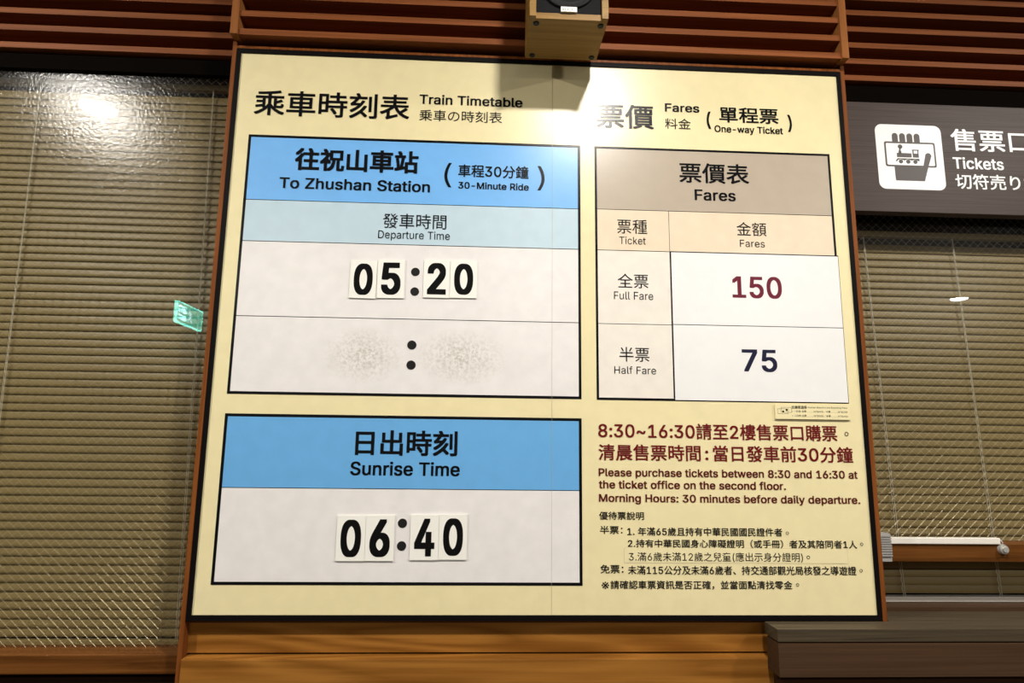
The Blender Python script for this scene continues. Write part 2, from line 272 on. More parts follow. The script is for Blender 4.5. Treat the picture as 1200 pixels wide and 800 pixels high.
# outlines of the Latin letters (thousandths of an em): advance, then closed Bezier loops of x, y, left handle dx, dy, right handle dx, dy
LATIN = {
'$': (447, [[202,-74,14,0,0,219,202,583,0,-219,14,0,244,583,-14,0,0,-219,244,-74,0,219,-14,0],[224,-9,39,0,-37,0,128,9,27,-12,-28,12,64,60,15,-22,-15,22,38,137,2,-30,22,0,104,137,-22,0,2,-20,123,88,-11,13,11,-13,166,59,-17,6,18,-7,224,49,-21,0,23,0,286,60,-18,-7,18,8,329,92,-10,-14,11,13,346,139,0,-18,0,16,332,179,9,-10,-9,10,296,205,15,-7,-15,6,245,222,19,-5,-21,6,184,239,20,-5,-42,12,86,289,23,-21,-23,22,52,372,0,-33,0,29,75,448,-15,-22,15,21,138,498,-27,-12,26,12,227,516,-33,0,34,0,316,498,-26,12,26,-12,377,449,-15,20,15,-21,401,378,-1,26,-21,0,337,378,21,0,-2,25,302,437,21,-14,-21,14,225,459,31,0,-22,0,167,448,17,7,-16,-7,129,418,9,13,-9,-12,115,376,0,15,0,-18,131,334,-11,10,11,-11,169,308,-15,6,15,-6,212,293,-13,4,18,-4,264,279,-17,5,15,-4,312,264,-17,6,16,-7,359,238,-15,10,14,-11,395,198,-10,16,9,-17,408,139,0,23,0,-28,386,64,15,22,-14,-23,323,11,28,13,-27,-13]]),
'(': (273, [[89,207,0,-51,0,37,101,324,-8,-41,7,40,132,441,-13,-37,13,38,177,539,-17,-28,19,0,236,539,-20,0,-17,-35,191,428,13,39,-13,-39,161,313,7,38,-6,-37,151,207,0,33,0,-31,160,115,-6,31,6,-32,188,16,-12,35,13,-34,236,-96,-19,40,-20,0,177,-96,19,0,-29,49,111,55,15,-52,-14,51]]),
')': (273, [[37,-96,20,0,20,41,86,18,-13,-35,12,35,113,116,-6,-31,6,31,122,207,0,-30,0,33,112,313,6,-37,-7,38,82,428,13,-39,-12,39,37,539,18,-35,20,0,97,539,-20,0,16,-28,142,441,-14,38,13,-37,173,323,-8,41,7,-40,184,207,0,37,0,-51,161,53,16,51,-15,-51,97,-96,28,48,-20,0]]),
'-': (453, [[337,244,-74,0,0,-18,337,188,0,19,-74,0,114,188,74,0,0,19,114,244,0,-18,74,0]]),
'.': (188, [[95,-4,13,0,-12,0,63,9,9,-9,-9,9,50,41,0,-13,0,13,63,73,-9,-8,9,9,95,87,-12,0,13,0,128,73,-9,9,9,-8,141,41,0,13,0,-13,128,9,9,9,-9,-9]]),
'0': (453, [[227,-7,37,0,-38,0,130,24,27,-21,-27,21,69,113,14,-39,-14,39,48,254,0,-55,0,55,69,395,-14,-39,14,39,130,484,-26,-20,27,21,227,516,-38,0,37,0,323,484,-27,21,27,-20,384,395,-14,39,14,-39,405,254,0,55,0,-55,384,113,14,39,-14,-39,323,24,27,21,-26,-21],[227,50,-25,0,25,0,290,74,-17,-16,18,16,330,144,-9,-31,9,30,344,254,0,-43,0,43,330,365,9,-31,-9,30,290,435,18,-16,-17,16,227,460,25,0,-25,0,163,435,17,16,-17,-16,123,365,9,30,-9,-31,109,254,0,43,0,-43,123,144,-9,30,9,-31,163,74,-17,16,17,-16]]),
'1': (453, [[76,0,105,0,0,18,76,55,0,-19,105,0,391,55,-105,0,0,-19,391,0,0,18,-105,0],[276,509,-26,0,0,-170,276,0,0,170,-21,0,212,0,22,0,0,149,212,448,0,-149,-1,0,209,448,1,0,-41,-30,86,358,41,30,0,23,86,427,0,-23,37,27,198,509,-37,-28,26,0]]),
'2': (453, [[64,0,108,0,0,16,64,47,0,-15,57,61,234,229,-57,-61,20,20,282,282,-12,-15,13,16,311,327,-7,-14,6,14,320,371,0,-15,0,19,308,419,8,-14,-9,13,273,449,15,-7,-14,7,224,460,18,0,-20,0,172,447,15,9,-14,-8,139,413,8,15,-8,-14,127,362,0,20,-20,0,66,362,20,0,0,30,86,442,-14,-23,14,23,143,496,-24,-13,24,13,225,516,-31,0,30,0,306,497,-24,12,23,-13,361,445,-13,22,13,-21,381,372,0,27,0,-18,371,318,7,17,-7,-18,336,259,17,21,-17,-22,267,180,29,31,-38,-40,153,60,38,40,0,-1,153,57,0,1,78,0,389,57,-79,0,0,-19,389,0,0,19,-108,0]]),
'3': (453, [[218,-7,34,0,-31,0,133,10,25,-11,-26,11,70,57,16,-20,-16,21,44,132,2,-29,22,0,109,132,-22,0,2,-18,126,87,-9,12,10,-12,165,59,-16,6,16,-6,219,50,-20,0,20,0,275,61,-17,-8,17,7,315,93,-10,-14,9,14,329,145,0,-21,0,18,316,196,9,-15,-9,16,275,234,18,-10,-19,9,201,248,30,0,-15,0,157,248,15,0,0,17,157,299,0,-17,43,50,288,448,-44,-49,0,2,288,452,0,-1,-73,0,70,452,72,0,0,19,70,509,0,-19,101,0,372,509,-100,0,0,-16,372,461,0,16,-53,-61,211,278,54,61,0,4,211,289,0,-4,38,4,308,276,-27,12,27,-13,371,222,-15,24,15,-23,393,145,0,28,0,-30,370,66,15,23,-15,-23,309,12,26,13,-27,-12]]),
'4': (453, [[40,105,124,0,0,18,40,158,0,-17,69,117,247,509,-69,-117,21,0,311,509,-22,0,-68,-115,109,166,67,114,0,-1,109,163,0,1,101,0,413,163,-101,0,0,-19,413,105,0,20,-124,0],[282,0,20,0,0,40,282,121,0,-40,0,9,282,146,0,-8,0,57,282,318,0,-58,20,0,343,318,-21,0,0,-106,343,0,0,106,-21,0]]),
'5': (453, [[221,-7,33,0,-30,0,140,11,24,-12,-24,12,83,60,14,-21,-14,21,60,130,1,-26,21,0,122,130,-21,0,2,-15,138,89,-9,12,9,-12,173,60,-14,7,15,-7,221,50,-17,0,21,0,276,64,-16,-9,16,10,314,104,-9,-17,9,17,328,162,0,-21,0,22,314,221,9,-17,-10,17,275,262,16,-10,-17,10,218,277,21,0,-17,0,167,268,17,6,-16,-5,128,246,10,9,-20,2,67,253,21,-3,10,85,96,509,-10,-86,90,0,366,509,-90,0,0,-19,366,452,0,19,-72,0,151,452,71,0,-6,-50,134,301,5,51,1,0,136,301,-1,0,11,10,178,325,-17,-6,16,6,229,334,-18,0,24,0,294,321,-20,8,19,-8,345,285,-14,16,14,-15,379,231,-8,21,8,-21,391,163,0,25,0,-33,369,76,15,25,-15,-26,309,15,25,15,-26,-14]]),
'6': (453, [[226,-7,32,0,-31,0,142,15,25,-15,-24,14,84,74,14,-25,-13,26,64,162,0,-33,0,24,80,239,-11,-27,11,27,137,340,-27,-40,39,56,252,509,-38,-56,24,0,322,509,-23,0,-57,-83,151,261,57,83,-2,0,145,261,2,0,5,10,165,288,-8,-8,9,8,196,307,-12,-5,11,5,235,314,-14,0,31,0,316,295,-23,13,23,-13,370,240,-13,23,12,-24,389,157,0,32,0,-32,368,73,14,24,-14,-25,310,14,24,14,-24,-14],[226,48,-19,0,20,0,279,63,-15,-10,15,9,314,101,-8,-16,9,17,327,157,0,-21,0,21,314,213,9,-16,-8,17,279,251,15,-9,-15,10,226,265,20,0,-19,0,174,252,15,9,-15,-9,138,214,9,16,-9,-16,125,158,0,21,0,-21,138,102,-9,16,9,-17,174,63,-15,9,15,-10]]),
'7': (453, [[97,0,23,0,75,149,323,448,-75,-149,0,2,323,452,0,-1,-87,0,62,452,87,0,0,19,62,509,0,-19,110,0,391,509,-110,0,0,-20,391,449,0,20,-76,-150,165,0,75,150,-23,0]]),
'8': (453, [[226,-7,34,0,-34,0,136,11,26,-12,-27,13,74,62,15,-22,-15,21,52,135,0,-27,0,22,65,195,-9,-18,9,18,101,241,-15,-12,15,12,153,265,-20,-4,0,0,153,267,0,-1,-25,6,93,308,15,-21,-15,21,70,380,0,-27,0,26,90,450,-13,-21,14,20,146,498,-24,-12,23,12,226,516,-30,0,30,0,306,498,-23,12,23,-12,361,450,-13,20,14,-21,382,380,0,26,0,-27,359,308,15,21,-15,-21,300,267,25,6,0,-1,300,265,0,0,19,-4,351,241,-15,12,15,-12,387,195,-9,18,9,-18,401,135,0,22,0,-27,378,62,15,21,-14,-22,317,11,26,13,-26,-12],[226,49,-22,0,23,0,285,60,-17,-7,16,8,323,91,-9,-13,9,14,337,139,0,-18,0,19,322,189,10,-15,-9,14,283,223,17,-9,-17,8,226,235,21,0,-21,0,169,223,17,8,-17,-9,130,189,9,14,-10,-15,115,139,0,19,0,-18,129,91,-9,14,9,-13,167,60,-16,8,17,-7],[226,290,-18,0,18,0,274,300,-14,-7,14,7,307,330,-8,-12,8,13,319,376,0,-18,0,17,308,420,7,-13,-8,13,275,449,14,-6,-14,7,226,460,19,0,-18,0,177,449,14,7,-14,-6,145,420,7,13,-8,-13,133,376,0,17,0,-18,145,330,-8,13,7,-12,178,300,-15,7,14,-7]]),
'9': (453, [[226,516,-31,0,32,0,310,494,-24,14,25,-14,368,434,-14,26,14,-25,389,347,0,33,0,-24,373,270,10,27,-11,-27,315,168,28,41,-38,-56,200,0,39,56,-23,0,130,0,24,0,57,83,301,248,-57,-83,2,0,307,248,-2,0,-4,-10,287,221,9,8,-8,-8,257,202,12,5,-12,-5,218,195,14,0,-31,0,137,214,23,-13,-23,13,83,269,13,-24,-13,23,64,352,0,-32,0,32,85,436,-14,-24,14,25,143,494,-25,-14,24,14],[226,460,20,0,-19,0,174,446,15,10,-15,-9,138,407,9,17,-8,-16,125,352,0,20,0,-22,138,295,-8,17,9,-16,174,257,-15,9,15,-9,226,243,-19,0,20,0,279,257,-16,-9,15,9,314,295,-8,-16,9,16,327,350,0,-20,0,22,314,407,9,-16,-8,17,279,446,15,-9,-15,10]]),
':': (188, [[95,-4,13,0,-12,0,63,9,9,-9,-9,9,50,41,0,-13,0,13,63,73,-9,-8,9,9,95,87,-12,0,13,0,128,73,-9,9,9,-8,141,41,0,13,0,-13,128,9,9,9,-9,-9],[95,271,13,0,-12,0,63,284,9,-9,-9,9,50,316,0,-12,0,13,63,349,-9,-9,9,8,95,362,-12,0,13,0,128,349,-9,8,9,-9,141,316,0,13,0,-12,128,284,9,9,-9,-9]]),
'A': (480, [[16,0,23,0,62,170,201,509,-61,-170,25,0,276,509,-25,0,62,-170,463,0,-62,170,-23,0,395,0,23,0,-36,101,287,302,36,-100,-6,19,264,372,9,-28,-9,28,232,478,13,-43,4,0,245,478,-4,0,-12,-43,213,371,9,28,-9,-28,191,302,5,18,-36,-100,85,0,35,101,-23,0],[110,142,87,0,0,19,110,199,0,-19,87,0,370,199,-87,0,0,-19,370,142,0,19,-87,0]]),
'B': (456, [[60,0,62,0,0,170,60,509,0,-170,60,0,241,509,-60,0,35,0,329,491,-23,12,23,-12,381,442,-12,20,11,-20,398,374,0,25,0,-22,387,320,7,14,-8,-14,356,286,13,8,-12,-9,315,267,15,4,0,-2,315,262,0,2,16,-1,363,245,-16,10,16,-10,402,203,-10,18,11,-18,418,136,0,27,0,-25,400,67,12,20,-12,-21,344,18,26,12,-25,-12,247,0,40,0,-63,0],[125,57,0,58,40,0,245,57,-40,0,39,0,330,80,-17,-15,17,15,355,137,0,-23,0,17,342,184,9,-14,-8,14,306,218,15,-9,-16,9,248,231,23,0,-41,0,125,231,41,0,0,-58],[125,285,0,56,37,0,238,285,-38,0,19,0,288,296,-15,-7,15,7,323,326,-8,-13,9,13,336,372,0,-17,0,23,313,429,15,-15,-16,15,240,452,33,0,-38,0,125,452,38,0,0,-56]]),
'D': (502, [[219,0,52,0,-41,0,96,0,41,0,0,19,96,57,0,-19,40,0,215,57,-40,0,41,0,318,81,-27,-16,27,16,379,149,-13,-30,13,30,399,255,0,-41,0,41,379,361,13,-30,-13,29,320,428,26,-16,-27,16,221,452,39,0,-43,0,93,452,43,0,0,19,93,509,0,-19,44,0,225,509,-44,0,50,0,353,478,-36,21,35,-20,433,391,-18,38,19,-38,462,255,0,53,0,-53,433,119,19,38,-19,-38,351,31,36,20,-37,-21],[125,509,-22,0,0,-170,125,0,0,170,-22,0,60,0,22,0,0,170,60,509,0,-170,22,0]]),
'E': (419, [[60,0,105,0,0,170,60,509,0,-170,104,0,372,509,-104,0,0,-19,372,452,0,19,-82,0,125,452,82,0,0,-56,125,286,0,55,77,0,355,286,-77,0,0,-19,355,229,0,19,-77,0,125,229,77,0,0,-57,125,57,0,57,83,0,375,57,-83,0,0,-19,375,0,0,19,-105,0]]),
'F': (410, [[60,0,22,0,0,170,60,509,0,-170,103,0,369,509,-103,0,0,-19,369,452,0,19,-81,0,125,452,81,0,0,-58,125,278,0,58,73,0,346,278,-74,0,0,-19,346,221,0,19,-74,0,125,221,73,0,0,-74,125,0,0,74,-22,0]]),
'H': (517, [[60,0,22,0,0,170,60,509,0,-170,22,0,125,509,-22,0,0,-74,125,289,0,73,89,0,392,289,-89,0,0,73,392,509,0,-74,22,0,457,509,-22,0,0,-170,457,0,0,170,-22,0,392,0,22,0,0,77,392,232,0,-77,-89,0,125,232,89,0,0,-77,125,0,0,77,-22,0]]),
'I': (300, [[31,0,80,0,0,19,31,57,0,-19,29,0,118,57,-29,0,0,132,118,452,0,-132,-29,0,31,452,29,0,0,19,31,509,0,-19,80,0,269,509,-79,0,0,-19,269,452,0,19,-29,0,183,452,29,0,0,-132,183,57,0,132,29,0,269,57,-29,0,0,-19,269,0,0,19,-79,0]]),
'L': (393, [[60,0,100,0,0,170,60,509,0,-170,22,0,125,509,-22,0,0,-151,125,57,0,151,78,0,361,57,-79,0,0,-19,361,0,0,19,-100,0]]),
'M': (628, [[60,0,0,0,0,0,60,509,0,0,0,0,152,509,0,0,0,0,314,75,0,0,0,0,476,509,0,0,0,0,568,509,0,0,0,0,568,0,0,0,0,0,504,0,0,0,0,0,504,418,0,0,0,0,342,0,0,0,0,0,286,0,0,0,0,0,122,418,0,0,0,0,122,0,0,0,0,0]]),
'N': (523, [[60,0,22,0,0,170,60,509,0,-170,25,0,136,509,-25,0,69,-109,343,183,-69,108,6,-9,363,151,-8,13,7,-13,388,107,-9,16,8,-17,414,55,-9,18,-3,0,405,54,3,0,-2,18,401,108,0,-18,-1,18,399,157,0,-15,0,15,399,195,0,-10,0,105,399,509,0,-105,21,0,463,509,-21,0,0,-170,463,0,0,170,-25,0,387,0,25,0,-62,97,202,290,62,-97,-8,13,177,331,9,-15,-8,14,148,381,11,-19,-11,19,108,452,15,-28,3,1,119,454,-4,-1,1,-26,122,384,-1,21,1,-22,124,328,0,16,1,-16,125,291,0,9,0,-97,125,0,0,97,-22,0]]),
'O': (533, [[267,-7,44,0,-44,0,150,25,34,-21,-34,21,70,115,20,-39,-20,39,40,254,0,-53,0,54,70,393,-20,-39,20,39,150,484,-34,-22,34,21,267,516,-44,0,44,0,384,484,-34,21,34,-22,464,393,-20,39,19,-39,493,254,0,54,0,-53,464,115,19,39,-20,-39,384,25,34,21,-34,-21],[267,53,-31,0,30,0,349,76,-24,-15,25,15,408,144,-14,-30,15,30,430,254,0,-43,0,44,408,365,15,-30,-14,30,349,433,25,-16,-24,15,267,456,30,0,-31,0,184,433,25,15,-25,-16,125,364,15,30,-14,-30,103,254,0,43,0,-43,125,144,-14,30,15,-30,184,76,-25,16,25,-15]]),
'P': (445, [[60,0,22,0,0,170,60,509,0,-170,58,0,235,509,-58,0,39,0,332,487,-25,15,26,-14,390,430,-13,24,12,-25,409,348,0,30,0,-31,390,265,12,25,-13,-24,332,207,26,15,-25,-14,235,186,39,0,-42,0,109,186,42,0,0,19,109,242,0,-18,41,0,233,242,-42,0,26,0,297,256,-16,-9,16,9,333,294,-8,-16,8,16,344,348,0,-20,0,20,333,402,8,-16,-8,15,297,439,16,-9,-17,9,232,452,27,0,-36,0,125,452,35,0,0,-151,125,0,0,151,-22,0]]),
'R': (449, [[60,0,22,0,0,170,60,509,0,-170,59,0,236,509,-59,0,39,0,333,489,-26,13,26,-14,390,433,-12,24,13,-23,409,352,0,30,0,-31,390,271,13,24,-12,-23,333,217,26,13,-26,-13,236,198,39,0,-47,0,96,198,47,0,0,19,96,255,0,-19,46,0,234,255,-46,0,26,0,298,267,-17,-8,16,8,334,300,-8,-14,7,15,345,352,0,-20,0,20,334,405,7,-15,-8,15,298,440,16,-9,-17,8,233,452,26,0,-36,0,125,452,36,0,0,-151,125,0,0,151,-22,0],[353,0,25,0,-41,76,230,229,41,-76,24,0,303,229,-24,0,41,-76,428,0,-42,76,-25,0]]),
'S': (447, [[224,-9,39,0,-37,0,128,9,27,-12,-28,12,64,60,15,-22,-15,22,38,137,2,-30,22,0,104,137,-22,0,2,-20,123,88,-11,13,11,-13,166,59,-17,6,18,-7,224,49,-21,0,23,0,286,60,-18,-7,18,8,329,92,-10,-14,11,13,346,139,0,-18,0,16,332,179,9,-10,-9,10,296,205,15,-7,-15,6,245,222,19,-5,-21,6,184,239,20,-5,-42,12,86,289,23,-21,-23,22,52,372,0,-33,0,29,75,448,-15,-22,15,21,138,498,-27,-12,26,12,227,516,-33,0,34,0,316,498,-26,12,26,-12,377,449,-15,20,15,-21,401,378,-1,26,-21,0,337,378,21,0,-2,25,302,437,21,-14,-21,14,225,459,31,0,-22,0,167,448,17,7,-16,-7,129,418,9,13,-9,-12,115,376,0,15,0,-18,131,334,-11,10,11,-11,169,308,-15,6,15,-6,212,293,-13,4,18,-4,264,279,-17,5,15,-4,312,264,-17,6,16,-7,359,238,-15,10,14,-11,395,198,-10,16,9,-17,408,139,0,23,0,-28,386,64,15,22,-14,-23,323,11,28,13,-27,-13]]),
'T': (449, [[32,452,53,0,0,19,32,509,0,-19,128,0,417,509,-129,0,0,-19,417,452,0,19,-54,0,257,452,53,0,0,-151,257,0,0,151,-22,0,193,0,21,0,0,151,193,452,0,-151,-54,0]]),
'X': (474, [[18,0,25,0,66,95,217,284,-66,-94,0,-16,217,236,0,16,-62,91,29,509,63,-91,25,0,104,509,-25,0,25,-36,178,400,-25,37,10,-15,204,361,-7,11,7,-11,223,329,-6,11,6,-11,243,292,-7,14,-3,0,232,292,4,0,7,14,252,329,-6,-11,6,10,272,361,-8,-11,7,11,298,400,-10,-15,25,37,374,509,-26,-36,24,0,446,509,-24,0,-62,-90,259,239,62,90,0,16,259,287,0,-16,65,-96,456,0,-66,96,-25,0,382,0,24,0,-30,43,292,129,30,-43,-9,14,268,165,7,-10,-6,10,250,195,6,-10,-6,11,230,231,8,-14,5,0,244,231,-4,0,-6,-13,225,196,6,11,-6,-10,206,166,7,10,-7,-11,182,129,9,14,-30,-43,91,0,31,43,-24,0]]),
'Z': (438, [[42,0,119,0,0,15,42,46,0,-15,77,113,273,385,-77,-113,11,15,306,431,-11,-16,12,15,341,476,-12,-15,2,-7,348,454,-2,7,-21,-1,285,452,21,1,-21,0,223,452,21,0,-61,0,40,452,61,0,0,19,40,509,0,-19,119,0,397,509,-119,0,0,-16,397,462,0,15,-76,-111,169,129,76,111,-11,-16,134,81,12,16,-12,-16,97,33,13,16,-2,7,90,54,3,-7,21,1,152,57,-20,-1,21,0,214,57,-21,0,62,0,399,57,-61,0,0,-19,399,0,0,19,-119,0]]),
'a': (389, [[160,-9,22,0,-24,0,94,5,20,-9,-19,9,48,45,11,-18,-12,17,30,108,0,-25,0,22,43,161,-8,-14,9,14,78,193,-15,-8,14,8,125,211,-17,-4,18,4,178,220,-18,-2,23,3,234,227,-15,-2,14,1,265,235,-7,-4,7,4,276,255,0,-10,0,0,276,257,0,-1,0,15,267,297,6,-11,-6,11,240,322,12,-6,-12,6,196,331,17,0,-18,0,149,322,13,6,-13,-5,118,301,8,8,-8,-9,100,274,4,9,-20,6,41,291,20,-6,9,23,79,346,-17,-14,16,14,133,375,-20,-6,20,6,194,384,-21,0,14,0,239,379,-16,4,16,-3,286,360,-15,10,15,-9,322,320,-9,18,10,-17,337,251,0,29,0,-83,337,0,0,84,-20,0,277,0,20,0,0,17,277,52,0,-17,-2,0,272,52,2,0,-4,-9,252,25,9,9,-9,-10,215,1,15,6,-15,-6],[170,45,-15,0,23,0,228,59,-16,-9,15,9,263,93,-8,-14,8,14,276,138,0,-16,0,17,276,190,0,-17,-3,-3,259,182,9,2,-8,-2,231,176,11,2,-10,-2,200,171,10,1,-10,-1,175,168,7,1,-14,-2,134,159,13,4,-13,-5,103,139,8,9,-7,-8,92,105,0,14,0,-13,102,72,-7,9,7,-9,130,52,-12,5,12,-4]]),
'b': (424, [[229,-8,32,0,-23,0,172,4,15,-8,-14,8,138,31,8,-10,-9,11,118,59,5,-8,-2,0,112,59,2,0,0,-20,112,0,0,20,-20,0,53,0,19,0,0,170,53,509,0,-170,20,0,114,509,-21,0,0,-63,114,319,0,63,1,0,118,319,-1,0,5,8,137,346,-8,-10,8,10,171,373,-14,-8,15,8,229,384,-24,0,32,0,313,361,-24,15,24,-16,370,293,-14,29,13,-30,390,189,0,40,0,-40,370,84,13,30,-14,-29,313,16,24,16,-24,-16],[220,47,-23,0,24,0,279,66,-16,-13,16,12,316,117,-8,-22,8,21,328,189,0,-27,0,27,316,261,8,-21,-8,21,280,311,16,-12,-16,13,220,330,24,0,-23,0,161,312,16,12,-16,-12,125,263,8,21,-8,-21,113,189,0,28,0,-28,125,115,-8,21,8,-21,162,65,-16,12,16,-12]]),
'c': (396, [[207,-8,19,0,-34,0,117,16,26,-16,-26,17,56,85,15,-29,-15,29,34,187,0,-38,0,40,56,291,-15,-29,15,30,117,360,-26,-17,26,16,207,384,-34,0,19,0,260,377,-17,5,16,-5,305,356,-13,9,14,-9,340,322,-10,13,10,-13,362,277,-5,17,-20,-5,303,262,19,5,-3,10,290,289,6,-8,-5,8,270,311,8,-6,-8,6,242,325,11,-3,-10,3,207,330,13,0,-25,0,145,310,16,13,-16,-13,108,258,8,22,-8,-21,96,187,0,26,0,-25,108,117,-8,22,8,-21,145,66,-16,13,16,-13,207,46,-25,0,13,0,243,52,-11,-4,10,3,271,66,-8,-6,8,6,292,89,-6,-9,5,8,304,117,-3,-10,20,-5,363,102,-20,5,-5,-17,341,56,10,14,-9,-13,306,21,14,10,-13,-9,261,-1,16,5,-17,-5]]),
'd': (424, [[195,-8,24,0,-31,0,111,16,25,-16,-24,16,55,84,13,-29,-14,30,34,189,0,-40,0,40,55,293,-14,-30,14,29,112,361,-24,-16,24,15,196,384,-32,0,23,0,253,373,-15,8,15,-8,287,346,-8,10,9,-10,306,319,-4,8,2,0,311,319,-2,0,0,63,311,509,0,-63,20,0,372,509,-21,0,0,-170,372,0,0,170,-20,0,313,0,19,0,0,20,313,59,0,-20,-2,0,307,59,2,0,-5,-8,287,31,8,11,-9,-10,252,4,15,8,-14,-8],[205,47,-24,0,22,0,263,65,-16,-12,16,12,299,115,-8,-21,9,21,312,189,0,-28,0,28,300,263,8,-21,-8,21,263,312,16,-12,-16,12,205,330,23,0,-24,0,145,311,16,13,-16,-12,108,261,8,21,-8,-21,96,189,0,27,0,-27,109,117,-9,21,8,-22,145,66,-16,12,16,-13]]),
'e': (404, [[212,-8,26,0,-37,0,117,16,26,-16,-27,17,56,85,14,-29,-15,29,34,187,0,-39,0,39,55,290,-14,-30,14,29,115,359,-26,-16,26,17,205,384,-34,0,21,0,266,374,-20,7,19,-7,319,341,-16,15,16,-15,357,282,-9,24,9,-24,371,194,0,34,0,-8,371,169,0,9,-99,0,75,169,99,0,0,18,75,221,0,-17,88,0,338,221,-88,0,-9,-6,310,202,9,6,0,25,298,269,8,-20,-8,19,263,314,15,-11,-16,11,205,330,23,0,-23,0,146,313,17,12,-16,-11,109,270,9,18,-9,-19,96,211,0,21,0,-11,96,178,0,11,0,-28,110,106,-9,20,10,-19,151,61,-17,11,17,-10,212,46,-23,0,16,0,254,53,-13,-5,12,4,285,73,-8,-9,9,9,306,105,-5,-12,19,-4,365,91,-20,5,-6,-20,335,39,14,15,-14,-15,283,4,20,9,-21,-8]]),
'f': (254, [[228,379,-74,0,0,-17,228,327,0,17,-74,0,6,327,74,0,0,17,6,379,0,-17,74,0],[81,0,20,0,0,144,81,432,0,-144,0,21,96,486,-10,-15,10,14,135,519,-16,-8,17,7,187,530,-18,0,14,0,222,527,-9,2,10,-2,243,521,-5,2,-5,-18,227,468,6,18,-3,2,215,472,5,-1,-5,1,195,474,8,0,-19,0,154,460,9,9,-8,-9,142,419,0,18,0,-140,142,0,0,140,-21,0]]),
'g': (425, [[207,-151,31,0,-28,0,134,-140,21,-7,-21,8,82,-110,14,-13,-13,12,51,-69,7,-15,16,9,101,-41,-17,-9,6,-8,122,-66,-9,9,8,-9,154,-88,-13,6,14,-6,207,-97,-21,0,31,0,282,-75,-19,-15,20,15,311,-6,0,-31,0,25,311,68,0,-24,-1,0,306,68,2,0,-5,-8,287,41,8,10,-9,-9,252,16,15,7,-14,-8,195,5,24,0,-31,0,113,27,24,-15,-25,14,55,90,14,-28,-14,28,34,191,0,-39,0,39,55,293,-14,-29,14,29,112,361,-24,-16,25,15,196,384,-31,0,24,0,253,373,-14,8,15,-8,288,346,-8,10,9,-10,308,319,-5,8,1,0,313,319,-2,0,0,20,313,379,0,-20,20,0,372,379,-19,0,0,-129,372,-9,0,130,0,-33,350,-90,15,21,-15,-21,291,-136,25,10,-25,-10],[205,59,-24,0,23,0,264,75,-16,-11,16,11,300,121,-8,-20,8,20,312,193,0,-28,0,27,300,264,8,-21,-8,20,264,312,16,-11,-16,12,205,330,23,0,-24,0,145,312,16,12,-16,-13,109,262,8,21,-9,-20,96,193,0,26,0,-27,109,123,-9,20,8,-20,145,76,-16,11,17,-11]]),
'h': (410, [[114,227,0,22,0,-76,114,0,0,76,-21,0,53,0,20,0,0,170,53,509,0,-170,20,0,114,509,-21,0,0,-74,114,287,0,74,-4,0,102,287,4,0,12,35,152,362,-21,-15,22,15,227,384,-28,0,26,0,295,369,-19,10,20,-11,341,321,-11,21,11,-22,357,240,0,33,0,-80,357,0,0,80,-20,0,296,0,20,0,0,78,296,235,0,-78,0,30,273,304,15,-16,-15,17,210,329,27,0,-18,0,161,317,14,8,-15,-8,126,283,9,15,-8,-16]]),
'i': (167, [[53,0,20,0,0,126,53,379,0,-126,20,0,114,379,-21,0,0,-126,114,0,0,126,-21,0],[84,443,11,0,-12,0,54,455,8,-8,-9,7,41,483,0,-11,0,11,54,512,-9,-8,8,8,84,524,-12,0,11,0,114,512,-8,8,8,-8,126,483,0,11,0,-11,114,455,8,7,-8,-8]]),
'k': (381, [[110,137,22,21,0,25,110,212,0,-25,3,0,121,212,-4,0,54,56,284,379,-54,-56,26,0,360,379,-25,0,-59,-60,184,199,59,60,-2,0,177,199,2,0,-22,-21],[53,0,20,0,0,170,53,509,0,-170,20,0,114,509,-21,0,0,-170,114,0,0,170,-21,0],[294,0,26,0,-49,62,148,186,49,-62,14,14,191,229,-14,-15,61,-77,372,0,-60,76,-26,0]]),
'l': (189, [[139,-2,8,0,-29,0,74,20,14,-15,-14,15,53,84,0,-27,0,142,53,509,0,-142,20,0,114,509,-21,0,0,-137,114,99,0,136,0,-18,120,62,-4,7,5,-7,146,52,-13,0,6,0,160,53,-3,-1,4,0,170,54,-3,0,3,-17,181,3,-4,17,-6,-2,162,-1,7,1,-8,-1]]),
'm': (610, [[53,0,20,0,0,126,53,379,0,-126,19,0,112,379,-20,0,0,-28,112,295,0,28,-1,0,108,295,1,0,5,21,132,346,-11,-14,12,13,172,376,-15,-7,15,7,219,386,-16,0,28,0,287,361,-17,17,18,-17,321,295,-5,27,-3,0,312,295,3,0,5,18,337,343,-12,-14,12,14,381,375,-17,-8,17,7,437,386,-21,0,22,0,497,372,-18,9,18,-10,541,328,-11,20,10,-19,557,255,0,30,0,-85,557,0,0,85,-21,0,496,0,20,0,0,85,496,254,0,-85,0,27,473,313,15,-12,-16,12,419,330,20,0,-17,0,374,320,13,7,-12,-7,345,290,7,13,-6,-12,335,247,0,16,0,-82,335,0,0,82,-20,0,274,0,21,0,0,87,274,260,0,-87,0,21,253,311,14,-13,-14,13,199,330,22,0,-14,0,158,320,13,7,-14,-7,126,289,8,14,-8,-13,114,238,0,20,0,-79,114,0,0,79,-21,0]]),
'n': (410, [[114,227,0,22,0,-76,114,0,0,76,-21,0,53,0,20,0,0,126,53,379,0,-126,19,0,112,379,-20,0,0,-30,112,287,0,31,-3,0,102,287,4,0,12,35,152,362,-21,-15,22,15,227,384,-28,0,26,0,295,369,-19,10,19,-11,341,321,-11,21,11,-22,357,240,0,33,0,-80,357,0,0,80,-20,0,296,0,20,0,0,78,296,235,0,-78,0,30,273,304,15,-16,-15,17,210,329,27,0,-18,0,161,317,14,8,-15,-8,126,283,9,15,-8,-16]]),
